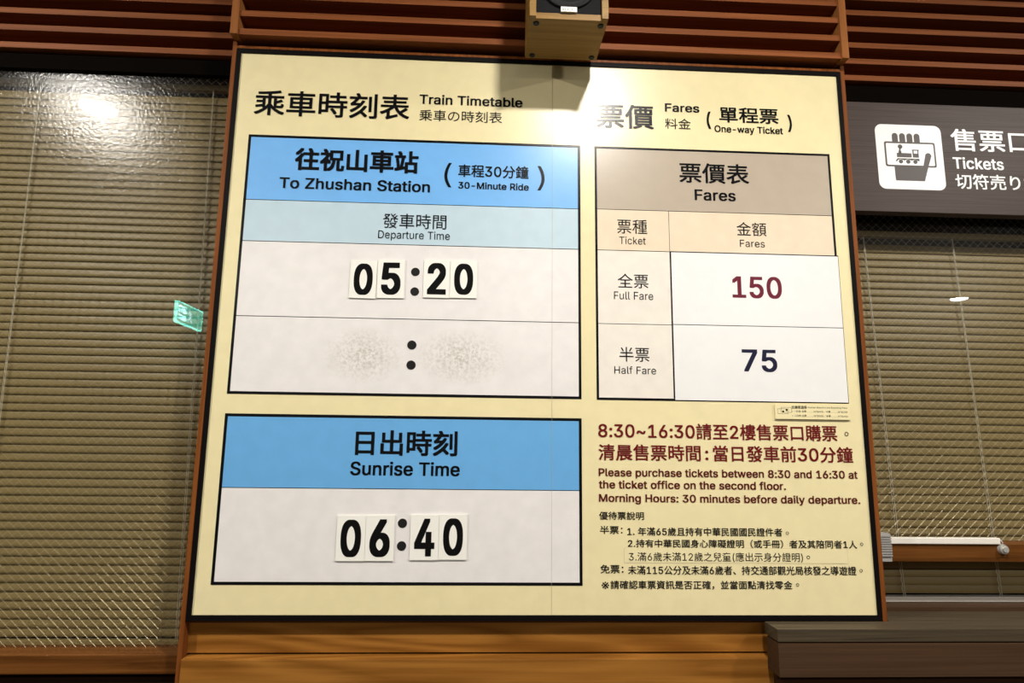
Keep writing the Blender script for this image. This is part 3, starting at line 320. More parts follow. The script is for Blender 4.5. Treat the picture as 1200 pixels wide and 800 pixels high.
'o': (415, [[207,-8,35,0,-34,0,117,16,26,-16,-26,17,56,85,15,-29,-15,29,34,187,0,-38,0,40,56,291,-15,-29,15,30,117,360,-26,-17,26,16,207,384,-34,0,35,0,299,360,-26,16,26,-17,359,291,-14,30,15,-29,381,187,0,40,0,-38,359,85,15,29,-14,-29,299,16,26,17,-26,-16],[207,46,-25,0,26,0,270,66,-16,-13,17,13,307,117,-8,-21,8,22,319,187,0,-25,0,26,307,258,8,-22,-8,22,270,310,17,-13,-16,13,207,330,26,0,-25,0,145,310,16,13,-16,-13,108,258,8,22,-8,-21,96,187,0,26,0,-25,108,117,-8,22,8,-21,145,66,-16,13,16,-13]]),
'p': (424, [[53,-143,20,0,0,174,53,379,0,-174,19,0,112,379,-20,0,0,-20,112,319,0,20,2,0,118,319,-2,0,5,8,137,346,-8,-10,8,10,171,373,-14,-8,15,8,229,384,-24,0,32,0,313,361,-24,15,24,-16,370,293,-14,29,13,-30,390,189,0,40,0,-40,370,84,13,30,-14,-29,313,16,24,16,-24,-16,229,-8,32,0,-23,0,173,4,14,-8,-15,8,138,31,8,-10,-8,11,118,59,5,-8,-1,0,114,59,1,0,0,-67,114,-143,0,67,-21,0],[220,47,-23,0,24,0,279,66,-16,-13,16,12,316,117,-8,-22,8,21,328,189,0,-27,0,27,316,261,8,-21,-8,21,280,311,16,-12,-16,13,220,330,24,0,-23,0,161,312,16,12,-16,-12,125,263,8,21,-8,-21,113,189,0,28,0,-28,125,115,-8,21,8,-21,162,65,-16,12,16,-12]]),
'r': (259, [[53,0,20,0,0,126,53,379,0,-126,19,0,112,379,-20,0,0,-19,112,321,0,19,1,0,115,321,-1,0,7,19,152,367,-17,-12,18,12,213,385,-23,0,5,0,229,384,-6,1,6,0,243,384,-3,0,0,-21,243,322,0,21,-1,1,230,324,7,-1,-7,1,207,326,8,0,-18,0,159,315,14,7,-14,-8,126,284,8,13,-8,-14,114,237,0,18,0,-79,114,0,0,79,-21,0]]),
's': (365, [[182,-8,29,0,-26,0,112,3,21,-7,-20,8,62,38,13,-15,-13,15,36,94,4,-22,19,4,94,107,-20,-5,5,-21,124,60,-15,10,15,-10,181,45,-23,0,27,0,244,62,-15,-11,16,12,268,103,0,-16,0,13,254,136,9,-9,-9,8,212,155,19,-4,-21,5,149,170,21,-5,-34,8,72,208,17,-17,-17,17,47,274,0,-27,0,22,65,332,-12,-17,12,16,115,370,-21,-9,21,10,187,384,-27,0,26,0,254,372,-19,8,18,-7,299,339,-12,14,11,-14,324,290,-5,19,-19,-4,268,277,19,4,-5,15,243,316,12,-12,-13,11,187,333,25,0,-22,0,131,317,15,10,-15,-11,109,277,0,16,0,-14,124,243,-10,9,10,-8,172,223,-22,5,19,-5,229,209,-19,5,35,-8,306,171,-16,17,17,-17,331,107,0,26,0,-23,312,47,13,17,-12,-17,260,6,22,10,-23,-9]]),
't': (227, [[204,379,-66,0,0,-17,204,327,0,17,-66,0,6,327,66,0,0,17,6,379,0,-17,66,0],[65,471,0,-126,20,0,126,471,-20,0,0,-124,126,98,0,124,0,-17,136,61,-7,8,7,-7,170,50,-16,0,4,0,185,51,-6,-1,6,1,202,54,-5,-1,4,-18,213,2,-4,17,-6,-2,192,-3,8,1,-8,-1,168,-4,8,0,-32,0,92,21,18,-17,-18,17,65,93,0,-31,0,126]]),
'u': (410, [[182,-5,29,0,-25,0,115,11,19,-11,-20,10,69,59,11,-22,-11,21,53,139,0,-32,0,80,53,379,0,-80,20,0,114,379,-21,0,0,-78,114,144,0,78,0,-30,137,75,-16,16,15,-17,200,50,-27,0,18,0,249,62,-14,-8,15,8,283,97,-8,-16,9,15,296,153,0,-22,0,75,296,379,0,-75,20,0,357,379,-20,0,0,-126,357,0,0,126,-20,0,298,0,20,0,0,31,298,92,0,-31,3,0,307,92,-3,0,-12,-35,257,17,22,15,-22,-15]]),
'w': (567, [[138,0,0,0,0,0,23,379,0,0,0,0,87,379,0,0,0,0,170,75,0,0,0,0,252,379,0,0,0,0,316,379,0,0,0,0,398,75,0,0,0,0,480,379,0,0,0,0,545,379,0,0,0,0,429,0,0,0,0,0,368,0,0,0,0,0,284,305,0,0,0,0,199,0,0,0,0,0]]),
'y': (389, [[47,-139,4,-1,5,18,61,-86,-4,-17,4,0,71,-87,-3,0,12,-3,104,-89,-10,-2,10,2,130,-74,-8,-8,8,8,151,-36,-6,-17,4,12,163,-1,-4,-12,-49,127,17,379,49,-127,23,0,84,379,-22,0,27,-74,165,155,-27,75,9,-23,187,87,-6,22,6,-23,206,21,-7,21,-8,0,184,21,7,0,6,21,202,87,-6,-23,7,23,224,155,-8,-23,27,75,305,379,-27,-74,22,0,371,379,-22,0,-55,-145,204,-58,56,146,-8,-20,177,-107,10,13,-11,-13,139,-136,14,7,-14,-6,91,-145,18,0,-10,0,65,-143,7,-1,-8,1]]),
'~': (453, [[52,150,19,0,0,28,66,218,-10,-17,9,17,103,255,-15,-8,15,7,151,266,-17,0,17,0,197,256,-14,7,14,-8,246,221,-19,16,12,-11,275,198,-7,5,7,-4,299,192,-9,0,14,0,332,207,-8,-10,8,11,344,253,0,-20,19,0,400,253,-18,0,1,-28,386,185,10,17,-9,-17,349,148,16,8,-15,-8,301,137,17,0,-17,0,254,148,14,-8,-14,7,207,182,17,-16,-13,10,177,204,8,-4,-7,4,154,210,8,0,-14,0,121,196,9,10,-9,-9,108,150,0,22,-18,0]]),
'•': (389, [[194,93,21,0,-20,0,139,107,17,-10,-16,10,100,147,9,-17,-10,16,85,202,0,-20,0,20,100,257,-10,-17,9,16,139,296,-16,-9,17,10,194,311,-20,0,21,0,249,296,-16,10,17,-9,289,257,-10,16,10,-17,304,202,0,20,0,-20,289,147,10,16,-10,-17,249,107,17,10,-16,-10]]),
}
LAT = 1.45                                   # size of Latin capitals against the Chinese characters
# stroke thickening (dx, dz) in em, Chinese then Latin
WEIGHT = {'r': ((0, 0), (0, 0)), 'm': ((.014, .012), (.020, .012)), 'n': ((.022, .018), (.024, .015)), 'b': ((.018, .016), (.027, .016)), 'h': ((.030, .024), (.03, .02)), 'c': ((0, 0), (.047, .026)), 's': ((.010, .008), (.016, .010))}
GLYPH = {}
def curve_mesh(c):
    o = bpy.data.objects.new('lettering_source', c); COL.objects.link(o)
    bpy.context.view_layer.update()
    me = bpy.data.meshes.new_from_object(o.evaluated_get(bpy.context.evaluated_depsgraph_get()))
    r = ([(v.co.x, v.co.y) for v in me.vertices], [list(p.vertices) for p in me.polygons])
    bpy.data.objects.remove(o); bpy.data.curves.remove(c); bpy.data.meshes.remove(me)
    return r
def glyph(ch):
    """advance, outline points and faces of one character"""
    if ch in GLYPH: return GLYPH[ch]
    if ch == ' ': g = (0.30, [], [])
    elif ch == '\u2009': g = (0.15, [], [])
    elif ch in LATIN:
        adv, loops = LATIN[ch]
        def area(lp): return sum(lp[i] * lp[(i + 7) % len(lp)] - lp[(i + 6) % len(lp)] * lp[i + 1] for i in range(0, len(lp), 6)) / 2
        big = max(loops, key=lambda q: abs(area(q))); sg = area(big) > 0
        outers = [q for q in loops if (area(q) > 0) == sg]; holes = [q for q in loops if (area(q) > 0) != sg]
        v, f = [], []
        for oi, outer in enumerate(outers):          # each outer loop is filled on its own, so overlapping strokes stay solid
            ox = [outer[i] for i in range(0, len(outer), 6)]; oz = [outer[i + 1] for i in range(0, len(outer), 6)]
            mine = [h for h in holes if min(ox) <= h[0] <= max(ox) and min(oz) <= h[1] <= max(oz)]
            c = bpy.data.curves.new('glyph', 'CURVE'); c.dimensions = '2D'; c.fill_mode = 'BOTH'; c.resolution_u = 4
            for lp in [outer] + mine:
                n = len(lp) // 6; sp = c.splines.new('BEZIER'); sp.bezier_points.add(n - 1); sp.use_cyclic_u = True
                for k in range(n):
                    x, y, lx, ly, rx, ry = [q * LAT / 1000 for q in lp[k * 6:k * 6 + 6]]
                    p = sp.bezier_points[k]; p.handle_left_type = p.handle_right_type = 'FREE'
                    p.co = (x, y, 0); p.handle_left = (x + lx, y + ly, 0); p.handle_right = (x + rx, y + ry, 0)
            v1, f1 = curve_mesh(c); b0 = len(v)
            v += [(p[0], p[1], oi) for p in v1]; f += [[b0 + i for i in q] for q in f1]
        g = (adv * LAT / 1000 + 0.01, v, f)
    else:
        c = bpy.data.curves.new('glyph', 'FONT'); c.body = ch; c.size = 1.0; c.resolution_u = 4
        v, f = curve_mesh(c); k = 1.5 if ch == '※' else 1.0; g = (1.0, [(p[0] * k, (p[1] - .38) * k + .38, 0) for p in v], f)
    GLYPH[ch] = g; return g
def text_mesh(body, weight, x0, x1, z0, z1, y, space=0.0):
    """flat lettering fitted to a rectangle on the plane Y=y; strokes thickened by a few shifted copies"""
    vs, fs = [], []; pen = 0.0
    for ch in body:
        adv, v, f = glyph(ch)
        dx, dz = (0, 0) if ch == '※' else WEIGHT[weight][1 if ch in LATIN else 0]
        if dx == 0: shifts = [(0, 0)]
        else:
            shifts = [(sx * dx, sz * dz) for sx in (-1, 1) for sz in (-1, 1)]
            if dx > .03: shifts += [(0, 0), (-dx, 0), (dx, 0), (0, dz), (0, -dz)]
        for si, (sx, sz) in enumerate(shifts):
            b = len(vs); vs += [(pen + px + sx, pz + sz, si + len(shifts) * lay) for px, pz, lay in v]; fs += [[b + i for i in q] for q in f]
        pen += adv + space
    ax, bx_ = min(p[0] for p in vs), max(p[0] for p in vs); ay, by = min(p[1] for p in vs), max(p[1] for p in vs)
    bm = bmesh.new()
    V = [bm.verts.new((x0 + (p[0] - ax) / (bx_ - ax) * (x1 - x0), y - 0.00003 * p[2], z0 + (p[1] - ay) / (by - ay) * (z1 - z0))) for p in vs]
    for q in fs:
        try: bm.faces.new([V[i] for i in q])
        except ValueError: pass
    bm.normal_update()
    for f in bm.faces:
        if f.normal.y > 0: f.normal_flip()
    return bm
def lettering(body, weight, m, x0, x1, z0, z1, y, parent, label, space=0.0):
    return emit('lettering', text_mesh(body, weight, x0, x1, z0, z1, y, space), m, parent, label)

# ------------------------------------------------------------------ the setting
def struct(o): return tag(o, kind='structure')
struct(box('floor', -4.6, 7.2, -8.5, 0.14, -0.1, 0.0, 'floor'))
struct(box('ceiling', -4.6, 7.2, -8.5, 2.6, CEIL, CEIL + 0.1, 'ceiling'))
struct(box('wall_back', -4.6, 7.2, -8.6, -8.5, 0, CEIL, 'plaster'))
struct(box('wall_left', -4.7, -4.6, -8.5, 2.6, 0, CEIL, 'plaster'))
struct(box('wall_right', 7.2, 7.3, -8.5, 2.6, 0, CEIL, 'plaster'))
struct(box('wall_office', -4.6, 7.2, 2.5, 2.6, 0, CEIL, 'office'))
wf = empty('wall_front', (0, 0.1, 0), kind='structure')
box('pier_core', -0.913, 0.913, 0.045, 0.2, 0, 2.768, 'board_wood', wf)
box('upper_panel', -0.913, 0.913, 0.022, 0.045, 1.0635, 2.755, 'board_wood', wf)           # board behind and just below the timetable
box('wainscot_board', -0.9125, 0.913, -0.012, 0.045, 0.86, 1.0585, 'board_wood', wf, bevel=0.004)
box('wainscot_board', -0.9125, 0.913, -0.012, 0.045, 0.64, 0.855, 'board_wood', wf, bevel=0.004)
box('wainscot_board', -0.9125, 0.913, -0.012, 0.045, 0.0, 0.635, 'board_wood', wf, bevel=0.004)
box('louvre_backing', -4.6, 7.2, 0.2, 0.24, 2.74, CEIL, 'backing', wf)
box('lintel', -2.9, -0.927, 0.105, 0.2, 2.722, 2.77, 'lintel', wf)
box('lintel', 0.927, 2.9, 0.105, 0.2, 2.66, 2.77, 'lintel', wf)
box('side_panel', -4.6, -2.9, 0.1, 0.2, 0, 2.77, 'board_wood', wf)
box('side_panel', 2.9, 7.2, 0.1, 0.2, 0, 2.77, 'board_wood', wf)
box('header_panel', -4.6, 7.2, 0.1, 0.2, 3.22, CEIL, 'backing', wf)
struct(box('trim_1', -0.9265, -0.9135, -0.002, 0.2, 0, 2.768, 'trim_wood', bevel=0.0015))
struct(box('trim_2', 0.9135, 0.9265, -0.002, 0.2, 0, 2.768, 'trim_wood', bevel=0.0015))
struct(box('trim_3', -0.913, 0.913, -0.002, 0.03, 2.7465, 2.756, 'trim_wood', bevel=0.001))

def wires(bm, x0, x1, z0, z1, y, pitch=0.0262, slope=0.93, r=0.00036):
    """two crossing families of straight wires cast in the pane"""
    for sgn, yy in ((1, y), (-1, y + 0.0007)):
        h = (z1 - z0) / slope
        k = x0 - h
        while k < x1 + h:
            # line x = k + sgn*(z-z0)/slope for sgn>0 ; mirrored for sgn<0
            a, b = (k, z0), (k + h, z1)
            if sgn < 0: a, b = (k + h, z0), (k, z1)
            t0, t1 = 0.0, 1.0; dx = b[0] - a[0]
            lo, hi = sorted(((x0 - a[0]) / dx, (x1 - a[0]) / dx)); t0, t1 = max(t0, lo), min(t1, hi)
            if t1 > t0 + 0.005:
                p = [(a[0] + dx * t, yy, a[1] + (b[1] - a[1]) * t) for t in (t0, t1)]
                tube(bm, p, r, 4)
            k += pitch

# window 1 (left)
w1 = empty('window_1', (-1.9, 0.12, 1.0), kind='structure')
box('glass_pane', -2.9, -0.927, 0.118, 0.124, 1.047, 2.722, 'glass', w1)
bm = bmesh.new(); wires(bm, -2.899, -0.928, 1.048, 2.721, 0.1212); emit('wire_mesh', bm, 'wire', w1, 'thin diagonal wires cast in the glass')
box('bottom_rail', -2.9, -0.927, 0.062, 0.15, 0.999, 1.047, 'rail_wood', w1, bevel=0.003)
box('lower_panel', -2.9, -0.927, 0.13, 0.15, 0.0, 0.999, 'counter_base', w1)
box('lower_ledge', -2.9, -0.927, 0.10, 0.13, 0.950, 0.966, 'counter_front', w1, bevel=0.002)
# window 2 (right, ticket window)
w2 = empty('window_2', (1.9, 0.12, 1.1), kind='structure')
box('glass_pane', 0.927, 2.9, 0.118, 0.124, 1.337, 2.66, 'glass', w2)
bm = bmesh.new(); wires(bm, 0.928, 2.899, 1.338, 2.659, 0.1212); emit('wire_mesh', bm, 'wire', w2, 'thin diagonal wires cast in the glass')
rail = box('sash_rail', 0.927, 2.9, 0.062, 0.135, 1.288, 1.337, 'rail_wood', w2, bevel=0.002)
box('track_strip', 0.987, 1.312, 0.056, 0.072, 1.337, 1.354, 'alu', w2, bevel=0.002, label='cream white strip along the rail top')
bm = bmesh.new(); bx(bm, 0.9425, 0.9865, 0.050, 0.1, 1.290, 1.365)
for k in range(9): bx(bm, 0.9425, 0.9865, 0.046, 0.051, 1.3045 + k * 0.0066, 1.3085 + k * 0.0066)
emit('corner_block', bm, 'grey_plastic', w2, 'ribbed grey corner block')
lockp = bmesh.new(); cyl(lockp, (1.3185, 0.062, 1.3235), 0.0145, (0, -1, 0), 0.010, 32, 0.0125)
lo = emit('lock', lockp, 'chrome', w2, 'round silver lock')
bm = bmesh.new(); cyl(bm, (1.3185, 0.052, 1.3235), 0.0085, (0, -1, 0), 0.006, 24, 0.0078); bx(bm, 1.3165, 1.3205, 0.0445, 0.0465, 1.3175, 1.3295); emit('lock_cylinder', bm, 'chrome', lo)
bm = bmesh.new(); tube(bm, [(1.309, 0.062, 1.352), (1.313, 0.056, 1.348), (1.316, 0.054, 1.342), (1.3165, 0.056, 1.336)], 0.0016, 6); emit('lock_hook', bm, 'chrome', lo)
box('sill_riser', 0.927, 2.9, 0.10, 0.2, 0.0, 1.157, 'counter_front', w2)

# ------------------------------------------------------------------ wooden louvre screens
def louvre(name_loc, x0, x1, yf, z0, pitch, n, label, posts=()):
    t = empty('wooden_louvre_screen', name_loc, label, 'louvre', 'wooden louvre screens above the board and windows')
    for k in range(n):
        dz = random.uniform(-0.0012, 0.0012)
        box('slat', x0, x1, yf, yf + 0.075, z0 + k * pitch + dz, z0 + k * pitch + dz + 0.019, 'slat_wood', t, bevel=0.0012)
    for px0, px1, top in posts:
        box('end_post', px0, px1, yf - 0.006, yf + 0.08, z0 - 0.002, top, 'post_wood', t, bevel=0.0015)
    return t
louvre((0, 0, 2.768), -0.900, 0.900, -0.035, 2.7695, 0.0592, 8, 'middle wooden louvre screen behind the loudspeaker, standing forward of the side ones', ((-0.922, -0.9005, 3.22), (0.9005, 0.922, 3.22)))
louvre((-1.9, 0.12, 2.77), -4.59, -0.927, 0.09, 2.781, 0.058, 8, 'wooden louvre screen above the left window with the bright lamp reflection')
louvre((1.9, 0.12, 2.77), 0.927, 7.19, 0.09, 2.779, 0.0585, 8, 'wooden louvre screen above the dark brown ticket sign')

# ------------------------------------------------------------------ venetian blinds
def blind(x0, x1, zb, zt, y, cords, label, pitch=0.0238, rail_m='blind'):
    t = empty('venetian_blind', ((x0 + x1) / 2, y, zb), label, 'blind')
    bm = bmesh.new(); n = int((zt - 0.022 - zb - 0.014) / pitch)
    tilt = math.radians(77); W2 = 0.0146
    for k in range(n):
        zc = zb + 0.024 + k * pitch; rows = []
        sag = random.uniform(-0.0006, 0.0006)
        for j in range(5):
            s = -1 + j / 2.0                      # -1 bottom (towards the hall) .. +1 top (towards the office)
            crown = 0.0016 * (1 - s * s)
            yy = y + s * W2 * math.cos(tilt) - crown * math.sin(tilt)
            zz = zc + s * W2 * math.sin(tilt) + crown * math.cos(tilt) + sag
            rows.append((bm.verts.new((x0, yy, zz)), bm.verts.new((x1, yy, zz))))
        back = []
        for a, b in rows:
            back.append((bm.verts.new(a.co + Vector((0, 0.00035, -0.0002))), bm.verts.new(b.co + Vector((0, 0.00035, -0.0002)))))
        for (a, b), (c, d) in zip(rows, rows[1:]): bm.faces.new((a, b, d, c))
        for (a, b), (c, d) in zip(back, back[1:]): bm.faces.new((c, d, b, a))
        bm.faces.new((rows[0][1], rows[0][0], back[0][0], back[0][1])); bm.faces.new((rows[-1][0], rows[-1][1], back[-1][1], back[-1][0]))
    emit('slats', bm, 'blind', t, smooth=True)
    box('head_rail', x0, x1, y - 0.010, y + 0.012, zt - 0.018, zt, 'blind', t, bevel=0.001)
    box('bottom_rail', x0, x1, y - 0.017, y + 0.011, zb - 0.012, zb + 0.003, rail_m, t, bevel=0.002)
    for xt, xb in cords:
        bm = bmesh.new(); N = n * 2; pts = []
        for k in range(N + 1):
            u = k / N; z = zb + (zt - 0.02 - zb) * u
            pts.append((xb + (xt - xb) * u + (0.0012 if k % 2 else -0.0012), y - 0.0115 - (0.0012 if k % 2 else 0.0), z))
        tube(bm, pts, 0.0010, 5)
        tube(bm, [(xb + 0.006, y - 0.0128, zb), (xt + 0.002, y - 0.0128, zt - 0.02)], 0.0010, 5)
        emit('ladder_cord', bm, 'cord', t)
    return t
blind(-2.85, -0.945, 1.052, 2.722, 0.172, ((-1.577, -1.552), (-1.045, -1.006), (-2.12, -2.10)), 'closed khaki venetian blind behind the left window with the green sign reflection')
blind(0.945, 2.85, 1.170, 2.297, 0.172, ((1.047, 1.082), (1.343, 1.378), (1.66, 1.68)), 'closed khaki venetian blind behind the ticket window under the brown sign', rail_m='alu')

# ------------------------------------------------------------------ timetable board
BW = 0.9; Z0, Z1 = 1.1607, 2.7319
board = empty('timetable_board', (0, 0.01, Z0 - 0.013), 'large cream train timetable and fare board with thin black frame', 'sign')
box('backing_panel', -BW, BW, 0.0, 0.0205, Z0, Z1, 'cream', board)
bm = bmesh.new(); ring_flat(bm, -BW - 0.0125, BW + 0.0125, Z0 - 0.0135, Z1 + 0.0125, 0.0125, -0.004, 0.0205)
emit('frame', bm, 'black_frame', board, 'thin black frame')
bm = bmesh.new(); bx(bm, 0.0226, 0.0232, -0.0009, 0.0, Z0, Z1); emit('panel_seam', bm, 'grey_line', board, 'fine vertical seam line')

Y1, Y2, Y3, Y4 = -0.0004, -0.0008, -0.0012, -0.0016   # printed layers, fractions of a millimetre apart
def flat(name, x0, x1, z0, z1, y, m, parent, label=None, t=0.0003):
    return box(name, x0, x1, y, y + t, z0, z1, m, parent, label=label)
# departure table
dx0, dx1, dz0, dz1 = -0.8587, 0.1053, 1.7264, 2.4761
dep = emit('departure_table', (lambda b: (ring_flat(b, dx0, dx1, dz0, dz1, 0.0075, Y2, 0.0), b)[1])(bmesh.new()), 'black_print', board, 'black outlined departure table with blue heading')
flat('heading_band', dx0 + .004, dx1 - .004, 2.279, dz1 - .004, Y1, 'sky_blue', dep, 'sky blue heading band')
flat('subheading_band', dx0 + .004, dx1 - .004, 2.157, 2.279, Y1, 'pale_blue', dep, 'pale blue band')
flat('time_row', dx0 + .004, dx1 - .004, 1.942, 2.157, Y1, 'white_vinyl', dep, 'white row')
flat('time_row', dx0 + .004, dx1 - .004, dz0 + .004, 1.942, Y1, 'row_white', dep, 'white row with smudges')
bm = bmesh.new(); bx(bm, dx0, dx1, Y2, 0, 2.2782, 2.2798); bx(bm, dx0, dx1, Y2, 0, 2.156, 2.1578); bx(bm, dx0, dx1, Y2, 0, 1.941, 1.9428); emit('rule_lines', bm, 'black_print', dep)
def colon_dot(cx, cz, r, par):
    bm = bmesh.new(); prism(bm, disc_pts(cx, cz, r), Y3, Y1); fixn(bm); emit('colon_dot', bm, 'colon_grey', par)
for cx, cz, r in ((-0.365, 2.078, 0.0123), (-0.365, 2.021, 0.0123), (-0.3672, 1.869, 0.0128), (-0.3672, 1.813, 0.0128)): colon_dot(cx, cz, r, dep)
# sunrise table
sx0, sx1, sz0, sz1 = -0.8587, 0.1053, 1.2343, 1.6739
sun = emit('sunrise_table', (lambda b: (ring_flat(b, sx0, sx1, sz0, sz1, 0.0078, Y2, 0.0), b)[1])(bmesh.new()), 'black_print', board, 'black outlined sunrise table with blue heading')
flat('heading_band', sx0 + .004, sx1 - .004, 1.4795, sz1 - .004, Y1, 'mid_blue', sun, 'blue heading band')
flat('time_row', sx0 + .004, sx1 - .004, sz0 + .004, 1.4795, Y1, 'white_vinyl', sun, 'white row')
bm = bmesh.new(); bx(bm, sx0, sx1, Y2, 0, 1.4787, 1.4803); emit('rule_lines', bm, 'black_print', sun)
for cx, cz, r in ((-0.374, 1.391, 0.0122), (-0.374, 1.333, 0.0122)): colon_dot(cx, cz, r, sun)
# fares table
fx0, fx1, fz0, fz1 = 0.1478, 0.8610, 1.7255, 2.4753
fare = emit('fares_table', (lambda b: (ring_flat(b, fx0, fx1, fz0, fz1, 0.0066, Y2, 0.0), b)[1])(bmesh.new()), 'black_print', board, 'black outlined fares table with taupe heading')
flat('heading_band', fx0 + .004, fx1 - .004, 2.2805, fz1 - .004, Y1, 'taupe', fare, 'taupe heading band')
flat('subheading_band', fx0 + .004, fx1 - .004, 2.157, 2.2805, Y1, 'peach', fare, 'peach band')
flat('ticket_cell', fx0 + .004, 0.3645, 1.941, 2.157, Y1, 'warm_white', fare)
flat('ticket_cell', fx0 + .004, 0.3645, fz0 + .004, 1.941, Y1, 'warm_white', fare)
bm = bmesh.new(); bx(bm, fx0, fx1, Y2, 0, 2.2798, 2.2812); bx(bm, fx0, 0.366, Y2, 0, 2.1562, 2.1578); bx(bm, fx0, 0.366, Y2, 0, 1.9404, 1.9418); bx(bm, 0.3642, 0.3654, Y2, 0, fz0, 2.2805)
emit('rule_lines', bm, 'black_print', fare)
for z0, z1 in ((1.9425, 2.1585), (1.7275, 1.9445)):
    p = emit('price_patch', (lambda b: (bx(b, 0.3655, 0.8650, Y2, 0, z0 - .0015, z1), b)[1])(bmesh.new()), 'black_print', fare, 'white price sticker edged in black')
    flat('patch_face', 0.3685, 0.8635, z0 + 0.001, z1 - 0.003, Y3, 'patch_white', p)
# sticker line
stk = emit('text_sticker', (lambda b: (prism(b, [(0.2175, 1.2925), (0.8305, 1.2925), (0.8305, 1.3315), (0.2225, 1.3335), (0.2175, 1.329)], Y1, 0), b)[1])(bmesh.new()), 'sticker_edge', board, 'thin cream sticker strip carrying rule three')
bm = bmesh.new(); prism(bm, [(0.2182, 1.2932), (0.8298, 1.2932), (0.8298, 1.3308), (0.2228, 1.3328), (0.2182, 1.3285)], Y2, Y1); emit('sticker_face', bm, 'sticker', stk)

TEXTS = [
('B', '乘車時刻表', 'm', 'k', -0.85, -0.4, 2.537, 2.617),
('B', 'Train Timetable', 'b', 'k', -0.372, -0.067, 2.590, 2.621),
('B', '乗車の時刻表', 'r', 'k', -0.371, -0.127, 2.537, 2.573),
('B', '票價', 'm', 'k', 0.155, 0.328, 2.535, 2.612),
('B', 'Fares', 'b', 'k', 0.363, 0.468, 2.594, 2.621),
('B', '料金', 'r', 'k', 0.362, 0.44, 2.539, 2.573),
('B', '(', 'm', 'k', 0.489, 0.502, 2.543, 2.599),
('B', '單程票', 'm', 'k', 0.528, 0.71, 2.566, 2.616),
('B', 'One-way Ticket', 'b', 'k', 0.512, 0.722, 2.528, 2.556),
('B', ')', 'm', 'k', 0.738, 0.751, 2.542, 2.598),
('D', '往祝山車站', 'h', 'k', -0.722, -0.368, 2.371, 2.440),
('D', 'To Zhushan Station', 'b', 'k', -0.761, -0.332, 2.315, 2.349),
('D', '(', 'r', 'k', -0.292, -0.271, 2.333, 2.408),
('D', '車程30分鐘', 'm', 'k', -0.252, -0.047, 2.366, 2.405),
('D', '30-Minute Ride', 'b', 'k', -0.251, -0.046, 2.33, 2.351),
('D', ')', 'r', 'k', -0.021, 0.000, 2.332, 2.407),
('D', '發車時間', 'r', 'k', -0.463, -0.282, 2.205, 2.249),
('D', 'Departure Time', 'r', 'k', -0.474, -0.271, 2.168, 2.198),
('S', '日出時刻', 'n', 'k', -0.508, -0.234, 1.567, 1.635),
('S', 'Sunrise Time', 'b', 'k', -0.518, -0.226, 1.514, 1.551),
('F', '票價表', 'm', 'k', 0.4, 0.61, 2.37, 2.433),
('F', 'Fares', 'b', 'k', 0.444, 0.567, 2.316, 2.35),
('F', '票種', 'r', 'k', 0.212, 0.3, 2.208, 2.251),
('F', 'Ticket', 'r', 'k', 0.218, 0.295, 2.176, 2.199),
('F', '金額', 'r', 'k', 0.565, 0.654, 2.211, 2.253),
('F', 'Fares', 'r', 'k', 0.573, 0.647, 2.177, 2.199),
('F', '全票', 'r', 'k', 0.211, 0.3, 2.046, 2.088),
('F', 'Full Fare', 'r', 'k', 0.2, 0.313, 2.012, 2.035),
('P', '150', 'b', 'maroon', 0.544, 0.69, 2.024, 2.089),
('F', '半票', 'r', 'k', 0.213, 0.298, 1.834, 1.875),
('F', 'Half Fare', 'r', 'k', 0.198, 0.316, 1.799, 1.821),
('P', '75', 'b', 'navy', 0.563, 0.664, 1.811, 1.875),
('B', '8:30~16:30請至2樓售票口購票', 'm', 'red', 0.151, 0.824, 1.620, 1.664),
('B', '清晨售票時間\u2009:\u2009當日發車前30分鐘', 'm', 'red', 0.151, 0.865, 1.561, 1.605),
('B', 'Please purchase tickets between 8:30 and 16:30 at', 'b', 'dred', 0.151, 0.874, 1.513, 1.540),
('B', 'the ticket office on the second floor.', 'b', 'dred', 0.151, 0.669, 1.486, 1.508),
('B', 'Morning Hours: 30 minutes before daily departure.', 'b', 'dred', 0.151, 0.876, 1.445, 1.472),
('B', '優待票說明', 's', 'k', 0.151, 0.273, 1.404, 1.425),
('B', '半票：', 's', 'k', 0.153, 0.214, 1.367, 1.388),
('B', '1. 年滿65歲且持有中華民國國民證件者', 's', 'k', 0.227, 0.652, 1.363, 1.385),
('B', '2.持有中華民國身心障礙證明（或手冊）者及其陪同者1人', 's', 'k', 0.228, 0.858, 1.332, 1.354),
('L', '3.滿6歲未滿12歲之兒童(應出示身分證明)', 'r', 'k', 0.23, 0.705, 1.296, 1.321),
('B', '免票：', 's', 'k', 0.153, 0.215, 1.266, 1.288),
('B', '未滿115公分及未滿6歲者、持交通部觀光局核發之導遊證', 's', 'k', 0.227, 0.851, 1.263, 1.286),
('B', '※請確認車票資訊是否正確，並當面點清找零金', 's', 'k', 0.156, 0.672, 1.226, 1.248),
]
patches = [o for o in fare.children if o.name.startswith('price_patch')]
for who, body, wt, colr, x0, x1, z0, z1 in TEXTS:
    par = {'B': board, 'D': dep, 'S': sun, 'F': fare, 'L': stk}.get(who)
    if who == 'P': par = patches[0] if body == '150' else patches[1]
    y = Y4 if who in 'PDL' else Y3
    m = 'black_print' if colr == 'k' else colr
    cname = {'k': 'black', 'maroon': 'maroon', 'navy': 'navy', 'red': 'red', 'dred': 'dark red'}[colr]
    lettering(body, wt, m, x0, x1, z0, z1, y, par, '%s lettering reading %s' % (cname, body) if len(body) > 1 else '%s bracket' % cname)
